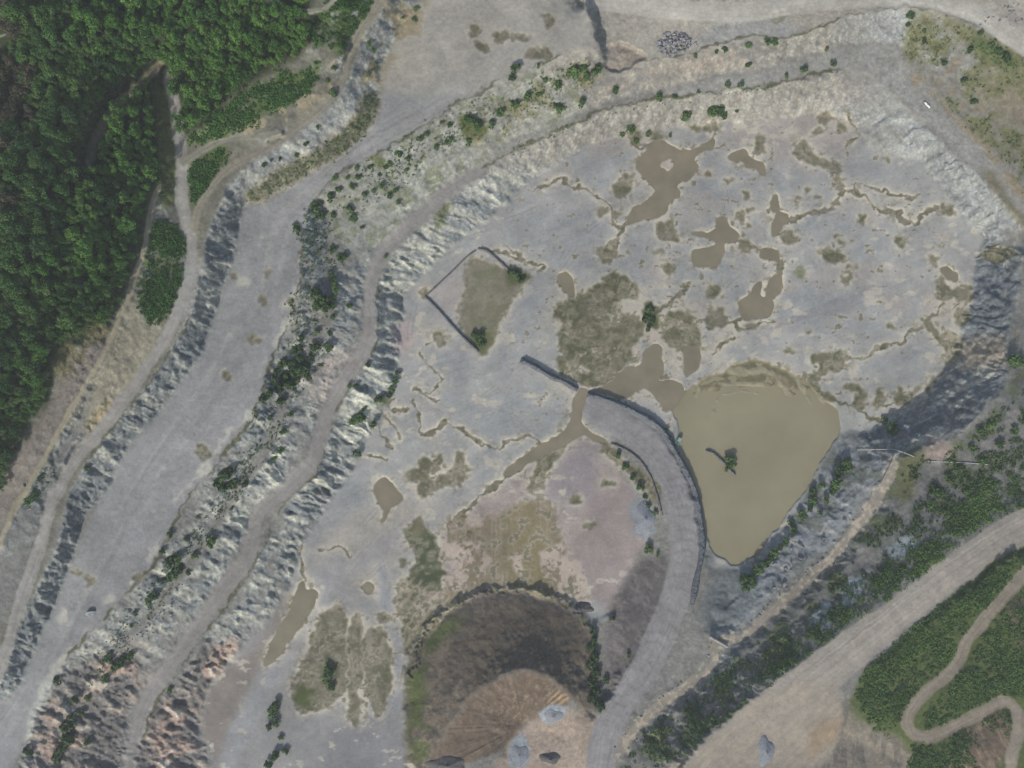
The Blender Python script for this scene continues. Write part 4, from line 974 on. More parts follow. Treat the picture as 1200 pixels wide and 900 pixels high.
TREE_H = 8.5
KINDS = {'dark': (MAT_LEAF_D, 5), 'green': (MAT_LEAF_G, 4), 'olive': (MAT_LEAF_B, 3)}
CROWNS = {k: [crown_data('crown', 2.9, TREE_H, mt, 1000 + 17 * i + len(k), 10 + 2 * i, 84 if k != 'olive' else 62, 0.26) for i in range(n)] for k, (mt, n) in KINDS.items()}
TRUNKS = [trunk_data(TREE_H, 2.8, i) for i in range(2)]

nogo = (road_id > 0).astype(np.float32); nogo = blur(nogo, 3)
nogo = np.maximum(nogo, pmask([(184,68),(196,72),(205,95),(214,130),(218,190),(214,235),(192,235),(188,190),(184,140),(182,112),(176,98),(160,122),(142,146),(128,172),(116,205),(96,205),(101,160),(116,130),(143,104),(168,86)], soft=1))
wood = forest * (nogo < 0.15)
open_spots = np.maximum.reduce([pmask([(60,415),(100,385),(130,380),(120,410),(85,440),(60,440)], soft=2), pmask([(-5,44),(14,42),(20,60),(12,75),(-5,70)], soft=2)])
wood = wood * (1 - open_spots)
tree_kind_noise = fbm(U / 60, V / 60, 951, 3)
cand = []
rngT = np.random.default_rng(5)
cells = {}
for _ in range(60000):
    u = rngT.uniform(-30, 370); v = rngT.uniform(-30, 575)
    j, i = int(v) + M, int(u) + M
    if wood[j, i] < 0.5: continue
    rad = 3.2 + 5.2 * rngT.random() ** 1.8
    key = (int(u // 8), int(v // 8)); ok = True
    for a in (-1, 0, 1):
        for b in (-1, 0, 1):
            for (x, y, r) in cells.get((key[0] + a, key[1] + b), ()):
                if (x - u) ** 2 + (y - v) ** 2 < (0.74 * (r + rad)) ** 2: ok = False; break
            if not ok: break
        if not ok: break
    if ok:
        cells.setdefault(key, []).append((u, v, rad)); cand.append((u, v, rad))
def tree_kind(u, v):
    n = tree_kind_noise[int(v) + M, int(u) + M] + rngT.normal() * 0.35
    edge = (u + 0.12 * v - 110) / 90.0
    brown = (70 - u) / 80.0 - abs(v - 120) / 260.0
    if n * 0.6 + brown > 0.45: return 'olive'
    if n * 0.7 + edge > 0.35: return 'green'
    return 'dark'
in_frame = [t for t in cand if 1 < t[0] < 1199 and 1 < t[1] < 899]
in_frame.sort(key=lambda t: -(t[2] * (1 + 0.15 * (t[0] > 120))))
singles = set(in_frame[:300])
TREE_LABEL = {'dark': 'dark green broadleaf tree inside the dense woodland west of the quarry',
              'green': 'brighter green leafy tree towards the quarry side of the woodland',
              'olive': 'dull olive brown tree among the dark green woodland crowns'}
first = {}
restv = {'dark': [[], []], 'green': [[], []], 'olive': [[], []]}
def tree(u, v, rad, kind):
    p = at(u, v)
    s = rad * GSD / 2.9 * rngT.uniform(0.95, 1.1)
    root = bpy.data.objects.new('tree', None); COL.objects.link(root)
    root.location = p; root.rotation_euler = (0, 0, rngT.uniform(0, 6.28)); root.scale = (s, s, s * rngT.uniform(0.9, 1.25) + 0.15)
    tag(root, TREE_LABEL[kind], 'tree', {'dark': 'dark trees of the woodland', 'green': 'bright trees of the woodland', 'olive': 'olive trees of the woodland'}[kind])
    link('crown', CROWNS[kind][int(rngT.integers(len(CROWNS[kind])))], root)
    link('trunk', TRUNKS[int(rngT.integers(2))], root)
rest = {'dark': [], 'green': [], 'olive': []}
for t in cand:
    k = tree_kind(t[0], t[1])
    if t in singles: tree(*t, k)
    else: rest[k].append(t)
wv, wf, wm, off = [], [], [], 0
for mi, k in enumerate(('dark', 'green', 'olive')):
    for (u, v, rad) in rest[k]:
        p = at(u, v); s = rad * GSD / 2.9
        me = CROWNS[k][int(rngT.integers(len(CROWNS[k])))]
        co = np.empty(len(me.vertices) * 3, np.float32); me.vertices.foreach_get('co', co); co = co.reshape(-1, 3)
        a = rngT.uniform(0, 6.28); ca, sa = math.cos(a), math.sin(a)
        q = np.stack([(co[:, 0] * ca - co[:, 1] * sa) * s + p.x, (co[:, 0] * sa + co[:, 1] * ca) * s + p.y, co[:, 2] * (s + 0.12) + p.z], -1)
        wv.append(q); wf.append(np.arange(len(q)).reshape(-1, 4) + off); off += len(q); wm.append(np.full(len(q) // 4, mi, np.int32))
if wv:
    me = mesh_np('woodland', np.vstack(wv), np.vstack(wf), MAT_LEAF_D, False)
    me.materials.append(MAT_LEAF_G); me.materials.append(MAT_LEAF_B)
    me.polygons.foreach_set('material_index', np.concatenate(wm))
    tag(link('woodland', me), 'remaining smaller crowns that fill the woodland canopy between the big trees', 'woodland', kind='stuff')

# ------------------------------------------------------------------ shrubs one can point at
SHRUBS = [crown_data('shrub', 1.0, 1.1, MAT_SHRUB, 2000 + i, 7, 26, 0.24) for i in range(4)]
MAT_SHRUB_D = leaf_mat("shrub_leaf_deep", [(0.15, (0.026, 0.055, 0.018)), (0.5, (0.048, 0.095, 0.028)), (0.9, (0.085, 0.135, 0.045))], 0.5)
SHRUBS_G = [crown_data('shrub', 1.0, 1.1, MAT_SHRUB_D, 2100 + i, 8, 26, 0.25) for i in range(3)]
SHRUBS_B = [crown_data('shrub', 1.0, 1.1, MAT_SHRUB, 2200 + i, 6, 22, 0.24) for i in range(2)]
rngS = np.random.default_rng(11)
def shrub(u, v, r, label, group, pool, cat='shrub', lift=0.0):
    o = bpy.data.objects.new('shrub', pool[int(rngS.integers(len(pool)))]); COL.objects.link(o)
    s = r * GSD * rngS.uniform(0.9, 1.1)
    o.location = at(u, v, lift - 0.1 * s); o.rotation_euler = (0, 0, rngS.uniform(0, 6.28)); o.scale = (s, s, s * rngS.uniform(0.7, 1.0))
    return tag(o, label, cat, group)
ZONES = [
 ('small dark shrub on the grey slope below the north west track', 'shrubs on the north west slope', SHRUBS, [(372,150,3),(360,170,4),(348,182,3),(382,167,2.5),(310,193,3),(328,187,2.5),(318,188,2),(392,110,5),(385,95,3),(437,60,4),(441,75,4),(433,88,4),(472,22,3),(489,12,4),(485,25,4),(432,52,4),(378,50,6),(392,82,4)]),
 ('dark green shrub on the scree below the plateau edge', 'shrubs on the northern scree', SHRUBS, [(458,192,4),(435,197,4),(420,197,4),(407,208,3),(420,208,4),(412,220,4),(392,208,4),(397,222,5),(387,232,6),(447,218,4),(458,230,4),(465,225,4),(467,238,3.5),(428,228,4),(438,223,3),(470,182,4),(480,187,4),(492,163,4),(500,157,4),(513,173,4),(522,168,3),(527,147,4),(530,165,4),(518,145,3),(465,180,3),(452,196,4),(477,200,3),(445,205,3)]),
 ('leafy shrub along the upper northern rock wall', 'shrubs on the northern wall', SHRUBS, [(575,147,6),(588,135,6),(548,167,6),(550,145,8),(558,150,7),(672,88,9),(682,85,8),(697,84,7),(688,92,6),(652,103,6),(640,95,3),(620,115,6),(632,113,5),(603,122,6),(680,122,7),(658,130,7),(652,128,5),(722,107,5),(630,78,3),(605,83,7),(600,92,5),(773,115,6),(790,115,4),(818,108,3),(853,100,4.5),(867,100,4),(848,60,4.5),(877,53,4.5),(877,78,4.5),(898,50,5),(907,50,5),(840,62,3),(967,58,3.5),(815,66,3),(940,82,5),(920,90,4),(975,75,5)]),
 ('bushy green tuft growing out of the wet toe of the north wall', 'tufts at the foot of the north wall', SHRUBS_B, [(802,138,8),(833,133,9),(840,131,9),(847,137,6),(737,153,7),(729,158,4),(760,158,4),(863,130,3),(745,166,4),(785,160,3)]),
 ('green shrub on the dry north east hillside', 'shrubs on the north east hillside', SHRUBS_G, [(1065,20,5),(1063,29,3.5),(1082,37,3),(1082,48,3),(1148,40,4),(1135,60,4),(1168,62,6),(1176,68,6),(1160,55,4),(1105,75,4),(1128,95,4),(1140,120,5)]),
 ('shrub on the dark rock face above the western cart track', 'shrubs on the western face', SHRUBS, [(373,247,6),(366,240,5),(380,252,5),(372,255,4),(410,247,6),(413,255,5),(392,252,4),(417,260,3),(425,268,3),(347,270,4.5),(347,264,3.5),(390,293,5),(400,303,6),(390,320,5),(392,340,5),(390,360,5),(391,330,5),(391,350,4),(391,372,4),(410,358,4),(388,390,4),(353,397,5),(373,390,4.5),(405,300,4),(368,280,3),(375,295,3)]),
 ('green bush in the dense cluster on the middle western ledge', 'bush cluster on the middle ledge', SHRUBS_G, [(375,348,9),(380,360,8),(384,352,7),(372,358,6),(370,407,6),(385,407,6),(350,410,7),(333,427,6),(343,428,7),(355,433,8),(337,440,8),(325,437,5.5),(327,455,6),(340,450,7),(318,460,5),(362,440,6),(310,467,5),(330,470,5),(348,445,6),(333,447,6),(345,438,6),(360,428,5),(322,447,5),(352,420,6),(365,418,4),(377,428,3)]),
 ('shrub below the bare ledge of the south western walls', 'shrubs on the southern half of the western ledges', SHRUBS, [(333,507,4.5),(330,527,4.5),(323,538,4),(318,490,3.5),(342,485,3.5),(287,567,4),(273,595,3),(200,627,4.5),(192,647,4),(180,700,6),(176,704,5),(184,696,6),(160,717,4),(155,733,3),(230,652,5),(250,630,7),(248,638,5),(220,630,4),(222,670,4),(128,770,6),(147,773,7),(140,780,6),(153,767,6),(125,795,6),(134,784,4),(68,797,5.5),(105,817,5),(90,820,6),(97,833,5),(103,867,5),(37,877,6),(202,807,4.5),(233,605,3)]),
 ('green bush in the compact clump beside the haul bench edge', 'bush clump by the haul bench edge', SHRUBS_G, [(262,558,7),(270,555,7),(275,567,6),(264,570,7),(256,566,5)]),
 ('bright green bush in the pair of clumps half way down the western ledge', 'bush clump half way down the ledge', SHRUBS_G, [(201,659,8),(210,655,8),(206,671,8),(198,678,6),(212,666,6)]),
 ('dark bush in the shaded gully of the south west corner', 'bushes in the south west gully', SHRUBS_G, [(80,850,7),(83,861,8),(72,880,8),(77,872,7),(88,846,5),(68,887,6),(85,838,5)]),
 ('shrub at the foot of the lower western rock wall', 'shrubs at the foot of the lower west wall', SHRUBS, [(432,427,4),(443,470,5.5),(449,467,5),(456,463,5),(463,447,5.5),(460,455,5),(467,438,4.5),(417,452,5),(411,452,4),(413,492,6),(427,487,6),(420,490,6),(437,497,5),(420,530,5.5),(428,480,4),(452,300,3),(103,547,4),(188,378,3),(343,353,2.5)]),
 ('shrub rooted on the rocky bank between the pond and the south track', 'shrubs on the pond bank', SHRUBS, [(952,588,7),(938,604,7),(928,622,6),(918,634,6),(906,648,7),(896,658,7),(888,667,8),(876,674,8),(880,684,6),(867,680,6),(980,566,8),(972,575,6),(952,576,6),(987,540,8),(983,553,7),(992,548,6),(947,596,5),(912,641,5),(900,653,6),(962,570,5),(925,612,5),(873,690,5),(968,585,5),(960,600,4)]),
 ('dark green bush in the hedge strip east of the spoil mound', 'hedge strip by the spoil mound', SHRUBS_G, [(694,738,5),(696,748,6),(693,758,5.5),(698,768,6.5),(692,778,6),(698,788,6),(694,798,6.5),(699,808,6),(693,817,6.5),(700,822,6),(704,829,5)]),
 ('shrub on the embankment of the curved ramp', 'shrubs beside the ramp', SHRUBS, [(760,643,6),(737,767,4),(717,723,4),(710,797,5),(785,514,4),(787,522,4),(779,505,4),(792,533,4),(800,548,4),(755,583,4),(742,560,5),(733,548,5),(750,572,5),(723,533,5),(760,592,4),(768,600,4),(771,650,3)]),
 ('low bush growing on the reed covered mud in mid pit', 'bushes on the central mud', SHRUBS_G, [(760,365,6),(757,373,6),(764,378,5),(759,385,4),(605,322,6),(599,318,5),(611,328,5),(562,396,6),(556,392,5),(565,403,4)]),
 ('dark green bush on the flooded floor near the south west haul lane', 'bushes on the south west floor', SHRUBS, [(385,782,6),(387,790,7),(384,798,6),(389,803,5),(323,825,7),(320,835,7),(326,845,6),(318,850,5),(325,885,7),(316,892,6),(335,880,5),(330,862,4)]),
 ('shrub on the shaded south eastern terrace', 'shrubs on the south east terrace', SHRUBS, [(1147,503,6),(1187,423,8),(1180,421,5),(1195,424,6),(1110,560,6),(1125,550,5),(1150,540,6),(1138,525,5),(1160,500,6),(1130,575,5),(1170,520,6),(1185,505,6),(1098,575,6),(1088,590,6),(1040,498,7),(1046,505,6),(1035,492,5)]),
]
for label, group, pool, pts in ZONES:
    for (u, v, r) in pts: shrub(u, v, r, label, group, pool)
shrub(853, 540, 8, 'round green bush on the tiny mud islet in the brown pond', None, SHRUBS_G, lift=1.0)
shrub(849, 549, 4, 'smaller tuft beside the round bush on the pond islet', None, SHRUBS, lift=1.0)

# ------------------------------------------------------------------ undergrowth nobody could count
def scatter(masks, n, rmin, rmax, seed, name, label, mat, leaves=14, size=0.5, dens=None):
    rng = np.random.default_rng(seed)
    w = np.zeros_like(B)
    for m_ in masks: w = np.maximum(w, m_)
    w = w * (nogo < 0.3)
    if dens is not None: w = w * dens
    p = (w / w.sum()).ravel().astype(np.float64); p /= p.sum()
    ids = rng.choice(len(p), n, p=p)
    cs, rs = [], []
    for k in ids:
        v, u = divmod(int(k), W_); u += rng.random() - M; v += rng.random() - M
        r = rng.uniform(rmin, rmax)
        q = at(u, v, r * 0.35); cs.append(q[:]); rs.append(r)
    v_, f_ = leaf_cloud(cs, rs, leaves, size, rng, squash=0.7)
    return tag(link(name, mesh_np(name, v_, f_, mat, False)), label, 'undergrowth', kind='stuff')
G = lambda p, s=3: pmask(p, soft=s)
belt = G([(1205,545),(1205,592),(1150,616),(1110,650),(1070,676),(1040,699),(1000,726),(960,756),(930,779),(905,795),(890,795),(925,765),(965,725),(1000,690),(1045,655),(1090,615),(1140,575)])
belt_low = G([(905,800),(870,828),(830,860),(785,905),(730,905),(745,872),(785,832),(812,806),(850,780),(890,760),(925,742),(935,760)], 5)
belt_mid = G([(1060,545),(1120,530),(1180,480),(1205,475),(1205,550),(1140,578),(1090,618),(1045,655),(1000,695),(960,725),(935,720),(965,690),(1000,660),(1030,620),(1060,580)], 5)
tri1 = G([(1205,638),(1172,657),(1132,690),(1100,713),(1066,738),(1035,763),(1017,783),(1008,812),(1013,838),(1030,852),(1050,848),(1060,830),(1090,797),(1112,778),(1125,745),(1145,723),(1172,695),(1205,660)])
tri2 = G([(1084,852),(1088,838),(1110,815),(1135,778),(1162,740),(1185,712),(1205,690),(1205,810),(1185,812),(1150,822),(1115,842)])
tri3 = G([(1070,872),(1090,872),(1120,862),(1135,868),(1125,885),(1140,905),(1065,905)])
tri4 = G([(1150,845),(1175,835),(1186,850),(1186,875),(1180,850)], 2)
dn = sstep(-0.35, 0.25, mid + 0.3 * big)
scatter([blur(belt, 3)], 1400, 0.35, 1.45, 31, 'undergrowth', 'thick bright green undergrowth belt on the uphill side of the wide dirt road', MAT_SCRUB, 24, 0.32, dens=0.3 + dn)
scatter([belt_low], 750, 0.3, 1.1, 32, 'undergrowth', 'dark thin brush on the shaded slope between ramp and wide dirt road', MAT_SHRUB, 12, 0.4, dens=dn + 0.15)
scatter([belt_mid], 800, 0.35, 1.4, 33, 'undergrowth', 'patchy scrub on the shaded terrace above the pond bank', MAT_SHRUB_D, 14, 0.4, dens=dn ** 3)
scatter([blur(np.maximum.reduce([tri1, tri2, tri3, tri4]), 4)], 4200, 0.35, 1.35, 34, 'undergrowth', 'dense green undergrowth between the wide dirt road and the looping track', MAT_SCRUB, 24, 0.32, dens=0.35 + dn)
wscrub = [pmask(p, soft=s_) for p, s_ in scrub] + [G([(186,115),(198,120),(206,170),(208,230),(190,235),(186,190),(182,140)])]
scatter(wscrub + [G([(60,560),(20,600),(30,570),(50,545)])], 3400, 0.35, 1.1, 35, 'undergrowth', 'green scrub and tall grass between the woodland and the upper tracks', MAT_LEAF_G, 14, 0.34, dens=dn + 0.2)
scatter([herb], 420, 0.3, 0.7, 36, 'undergrowth', 'strip of dry brownish herbs at the foot of the north west slope', MAT_SHRUB, 9, 0.26)
scatter([neg], 520, 0.3, 0.8, 37, 'undergrowth', 'sparse low tufts on the dry grassy north east hillside', MAT_SHRUB, 10, 0.26, dens=dn)
scatter([G([(345,270),(350,300),(348,340),(338,375),(352,395),(370,400),(385,375),(392,280),(375,240),(352,262)], 4), G([(345,395),(375,395),(385,415),(365,445),(340,470),(305,485),(300,470),(322,420)], 4), G([(300,485),(330,470),(340,480),(315,540),(270,595),(220,670),(160,745),(110,800),(100,790),(160,700),(230,610),(265,560)], 4)], 1300, 0.2, 0.8, 38, 'undergrowth', 'scattered low weeds on the western ledges', MAT_SHRUB, 10, 0.26, dens=dn + 0.1)

scatter([G([(560,140),(600,108),(650,82),(690,70),(705,90),(660,112),(610,140),(570,165)], 5), G([(600,172),(650,152),(700,134),(770,117),(870,104),(985,80),(985,84),(870,110),(770,123),(700,141),(650,160),(605,180)], 2), G([(350,258),(400,208),(455,178),(520,138),(575,108),(560,150),(500,190),(440,235),(380,250)], 5)], 700, 0.2, 0.75, 39, 'undergrowth', 'low weeds along the northern rock walls', MAT_SHRUB, 10, 0.26, dens=dn + 0.05)
# ------------------------------------------------------------------ boulders
def boulder_data(seed):
    rng = random.Random(seed); bm = bmesh.new()
    for k in range(16):
        a = rng.random() * 6.283; z = rng.uniform(-0.6, 0.8); q = math.sqrt(max(0.05, 1 - z * z * 0.8))
        bm.verts.new((q * math.cos(a) * 1.15, q * math.sin(a) * 0.8, z * 0.75))
    r = bmesh.ops.convex_hull(bm, input=bm.verts[:])
    bmesh.ops.delete(bm, geom=[g for g in r['geom_interior'] if isinstance(g, bmesh.types.BMVert)], context='VERTS')
    bmesh.ops.bevel(bm, geom=bm.edges[:], offset=0.05, segments=1, affect='EDGES')
    return bm_mesh('boulder', bm, MAT_ROCK)
BOULD = [boulder_data(i) for i in range(6)]
rngB = np.random.default_rng(21)
def boulder(u, v, r, label, group=None, sink=0.25, mesh=None, dz=0.0):
    o = bpy.data.objects.new('boulder', mesh or BOULD[int(rngB.integers(6))]); COL.objects.link(o)
    s = r * GSD
    o.location = at(u, v, s * (0.5 - sink) + dz); o.rotation_euler = (rngB.uniform(-.3, .3), rngB.uniform(-.3, .3), rngB.uniform(0, 6.28)); o.scale = (s, s * rngB.uniform(0.7, 1.1), s * rngB.uniform(0.8, 1.2))
    return tag(o, label, 'boulder', group)
n = 0
pile = catmull([(769,52),(775,42),(788,37),(800,40),(810,47),(817,52),(810,58),(798,62),(784,66),(774,62)], True)
while n < 120:
    u, v = rngB.uniform(768, 818), rngB.uniform(36, 67)
    if not pip(np.array([u]), np.array([v]), pile)[0]: continue
    dcen = math.hypot((u - 793) / 24, (v - 51) / 14)
    boulder(u, v, rngB.uniform(1.3, 2.4), 'angular pale grey boulder in the rock pile on the northern plateau rim', 'boulders in the plateau rock pile', dz=max(0, 1.6 * (1 - dcen)))
    n += 1
boulder(107, 718, 5.2, 'single dark boulder standing on the southern haul bench', sink=0.2)
boulder(37, 748, 4.2, 'dark boulder fallen at the foot of the south west rib wall', sink=0.2)
for k in range(55):
    t = rngB.random(); u = 205 - 80 * t + rngB.normal() * 6; v = 708 + 68 * t + rngB.normal() * 5
    boulder(u, v, rngB.uniform(0.8, 1.9), 'small pale block in the rubble strewn along the south western ledge', 'rubble blocks on the south western ledge')
for k in range(60):
    t = rngB.random() * (len(TRACK_S) - 1); i = int(t); f = t - i
    a, b = TRACK_S[i], TRACK_S[min(i + 1, len(TRACK_S) - 1)]
    side = -1 if rngB.random() < 0.75 else 1
    u = a[0] + (b[0] - a[0]) * f + side * rngB.uniform(6, 10) * 0.75; v = a[1] + (b[1] - a[1]) * f + side * rngB.uniform(6, 10) * 0.6
    boulder(u, v, rngB.uniform(0.7, 1.6), 'pale stone lining the edge of the narrow track south of the pond', 'stones lining the narrow south track')
for k in range(45):
    u = rngB.uniform(905, 1000); v = 640 - (u - 930) * 0.62 + rngB.uniform(10, 75) - 10
    if bank[int(v) + M, int(u) + M] > 0.5: boulder(u, v, rngB.uniform(1.2, 3.6), 'large blue grey slab tumbled on the bank below the south track', 'slabs on the pond bank')
for k in range(30):
    boulder(rngB.uniform(1145, 1200), 0 + rngB.uniform(0, 30), rngB.uniform(0.8, 1.6), 'pale stone beside the road bend in the north east corner', 'stones by the north east road bend')

# ------------------------------------------------------------------ berms and bunds
def berm(name, pts, width, height, mat, label, cat, seed, rockiness=0.5):
    p = catmull(pts, n=14)
    rng = np.random.default_rng(seed)
    prof = np.linspace(-1, 1, 11)
    vs = []
    ph = rng.random() * 100
    m_ = len(p)
    for i in range(m_):
        a = p[max(i - 1, 0)]; b = p[min(i + 1, m_ - 1)]
        t = np.array(b) - np.array(a); t = t / (np.hypot(*t) + 1e-6); nn = np.array([-t[1], t[0]])
        endf = min(1, i / 4, (m_ - 1 - i) / 4)
        w = width * (0.85 + 0.3 * math.sin(i * 0.31 + ph) * 0.5)
        for q in prof:
            u, v = p[i] + nn * q * w * 0.5 + rng.normal(size=2) * 0.15
            h = height * (1 - abs(q) ** 1.6) * (0.35 + 0.65 * endf) + (rng.normal() * rockiness * 0.5 * (1 - abs(q)) if abs(q) < 0.95 else -0.25)
            vs.append(at(u, v, h)[:])
    k = len(prof)
    f = [(i * k + j, i * k + j + 1, (i + 1) * k + j + 1, (i + 1) * k + j) for i in range(m_ - 1) for j in range(k - 1)]
    f = np.array(f)
    me = mesh_np(name, np.array(vs), f, mat, False)
    bm = bmesh.new(); bm.from_mesh(me); bmesh.ops.recalc_face_normals(bm, faces=bm.faces[:])
    if sum(fc.normal.z for fc in bm.faces) < 0: bmesh.ops.reverse_faces(bm, faces=bm.faces[:])
    bm.to_mesh(me); bm.free()
    return tag(link(name, me), label, cat)
berm('rock_berm', [(610,422),(622,427),(634,434),(648,442),(662,448),(677,457)], 8, 2.4, MAT_BERM, 'short dark blue rubble bank west of the gap where brown water passes', 'rock bank', 1)
berm('rock_berm', [(688,462),(710,468),(735,478),(760,491),(775,503),(789,526),(804,552),(815,578),(821,610),(823,642),(816,680),(811,708)], 9, 2.8, MAT_BERM, 'long dark blue rubble bank curving between the ramp and the brown pond', 'rock bank', 2)
berm('earth_bund', [(716,519),(735,528),(751,541),(763,561),(770,582),(776,604)], 4, 1.0, MAT_BUND, 'low dark earth bank along the inner side of the curved ramp', 'earth bank', 3, 0.25)
berm('earth_bund', [(498,347),(515,364),(530,381),(545,397),(561,412)], 4.2, 1.1, MAT_BERM, 'dark double bund on the south west side of the square enclosure', 'earth bank', 4, 0.3)
berm('earth_bund', [(500,346),(515,332),(531,317),(546,302),(558,293)], 2.6, 0.7, MAT_BUND, 'thin brown bund on the north west side of the square enclosure', 'earth bank', 5, 0.15)
berm('earth_bund', [(560,291),(572,295),(585,306),(598,318),(611,330)], 4, 1.0, MAT_BUND, 'grassy bund on the north east side of the square enclosure', 'earth bank', 6, 0.25)
berm('mud_bank', [(825,527),(835,531),(845,540),(853,549),(862,557)], 4.4, 2.2, MAT_BUND, 'narrow brown mud islet lying in the pond', 'islet', 7, 0.2)
def heap(name, cu, cv, ru, rv, h, mat, label, seed):
    rng = np.random.default_rng(seed); nr, na = 9, 28
    vs = [at(cu, cv, h)[:]]; f = []
    wob = [1 + 0.14 * math.sin(3 * a + seed) + 0.09 * math.sin(5 * a + 2 * seed) for a in np.linspace(0, 6.283, na, endpoint=False)]
    bm = bmesh.new()
    top = bm.verts.new(vs[0]); rings = []
    for r in range(1, nr + 1):
        t = r / nr; ring = []
        for k in range(na):
            a = 6.283 * k / na
            u = cu + ru * t * wob[k] * math.cos(a); v = cv + rv * t * wob[k] * math.sin(a)
            ring.append(bm.verts.new(at(u, v, h * 0.8 * (1 - t) ** 0.9 + rng.normal() * 0.06 * (t < 1) - (0.2 if t == 1 else 0)))); rng.random()
        rings.append(ring)
    for k in range(na): bm.faces.new((top, rings[0][(k + 1) % na], rings[0][k]))
    for r in range(nr - 1):
        for k in range(na): bm.faces.new((rings[r][k], rings[r][(k + 1) % na], rings[r + 1][(k + 1) % na], rings[r + 1][k]))
    bmesh.ops.recalc_face_normals(bm, faces=bm.faces[:])
    return tag(link(name, bm_mesh(name, bm, mat, True)), label, 'heap')
MAT_GRAVEL = mottled("grey_gravel", [(0.3, (0.18, 0.195, 0.215)), (0.7, (0.30, 0.315, 0.335))], 1.5, 0.95, 0.7, 3)
MAT_DUSK = mottled("dark_gravel", [(0.3, (0.07, 0.07, 0.07)), (0.7, (0.15, 0.145, 0.14))], 1.0, 0.95, 0.7, 3)
heap('gravel_heap', 755, 607, 12, 20, 3.5, MAT_GRAVEL, 'blue grey gravel heap beside the inner bend of the ramp', 1)
heap('gravel_heap', 648, 839, 12, 8, 1.2, MAT_GRAVEL, 'small blue grey gravel heap at the mouth of the spoil mound hollow', 2)
heap('gravel_heap', 609, 885, 11, 13, 1.4, MAT_GRAVEL, 'blue grey gravel heap on the lower edge of the picture', 3)
heap('spoil_heap', 645, 888, 13, 7, 2.2, MAT_DUSK, 'low dark spoil heap on the tan apron below the mound', 4)
heap('spoil_heap', 524, 895, 24, 9, 2.6, MAT_DUSK, 'long dark spoil heap cut by the lower edge of the picture', 5)
heap('spoil_heap', 683, 712, 13, 7, 2.0, MAT_DUSK, 'dark reddish soil heap on the northern rim of the spoil mound', 6)
heap('gravel_heap', 897, 880, 10, 18, 2.5, MAT_GRAVEL, 'grey gravel heap on the wide dirt apron at the southern road', 8)

# ------------------------------------------------------------------ small built things
def box_bm(bm, c, sx, sy, sz, bev=0.03):
    r = bmesh.ops.create_cube(bm, size=1)
    for v in r['verts']: v.co = Vector((v.co.x * sx, v.co.y * sy, v.co.z * sz)) + Vector(c)
    es = list({e for v in r['verts'] for e in v.link_edges})
    bmesh.ops.bevel(bm, geom=es, offset=bev, segments=2, affect='EDGES')
def cyl_bm(bm, p0, p1, r, n=16): tube(bm, p0, p1, r, r, n)
def thing(name, label, cat, loc, rz=0, group=None):
    o = bpy.data.objects.new(name, None); COL.objects.link(o); o.location = loc; o.rotation_euler = (0, 0, rz)
    return tag(o, label, cat, group)
# white tank on skids, north east terrace
a, b = at(1082.3, 120.5), at(1088.5, 127); d = b - a; Ln = d.length; rz = math.atan2(d.y, d.x)
t = thing('storage_tank', 'slim white cylinder lying on the north east terrace edge', 'tank', (a + b) / 2, rz)
bm = bmesh.new(); cyl_bm(bm, (-Ln / 2 + .2, 0, .75), (Ln / 2 - .2, 0, .75), .42); tube(bm, (Ln / 2 - .2, 0, .75), (Ln / 2, 0, .75), .42, .25, 16); tube(bm, (-Ln / 2 + .2, 0, .75), (-Ln / 2, 0, .75), .42, .25, 16)
link('body', bm_mesh('body', bm, MAT_WHITE, False), t)
for sx in (-1, 1):
    bm = bmesh.new(); box_bm(bm, (sx * Ln * .3, 0, .2), .2, .9, .5); link('cradle', bm_mesh('cradle', bm, MAT_STEEL), t)
bm = bmesh.new(); cyl_bm(bm, (0, 0, 1.1), (0, 0, 1.28), .16, 12); link('filler_cap', bm_mesh('filler_cap', bm, MAT_STEEL), t)
# pump pontoon
a, b = at(791.5, 522), at(796.5, 512); mid_p = Vector(((a.x + b.x) / 2, (a.y + b.y) / 2, PLV)); d = b - a; rz = math.atan2(d.y, d.x)
mid_p.z = max(PLV, at(794, 517).z)
t = thing('pump_pontoon', 'green box shaped pump pontoon moored at the western pond bank', 'pontoon', mid_p, rz)
for sy in (-1, 1):
    bm = bmesh.new(); cyl_bm(bm, (-2.1, sy * .7, .1), (2.1, sy * .7, .1), .32); link('float', bm_mesh('float', bm, MAT_STEEL), t)
bm = bmesh.new(); box_bm(bm, (0, 0, .5), 4.3, 2.1, .16); link('deck', bm_mesh('deck', bm, MAT_TEAL), t)
bm = bmesh.new(); box_bm(bm, (.95, 0, 1.05), 1.9, 1.6, .95); link('pump_housing', bm_mesh('pump_housing', bm, MAT_TEAL_P), t)
bm = bmesh.new(); cyl_bm(bm, (-.1, 0, .75), (-2.6, 0, .7), .16, 12); link('outlet_pipe', bm_mesh('outlet_pipe', bm, MAT_STEEL), t)
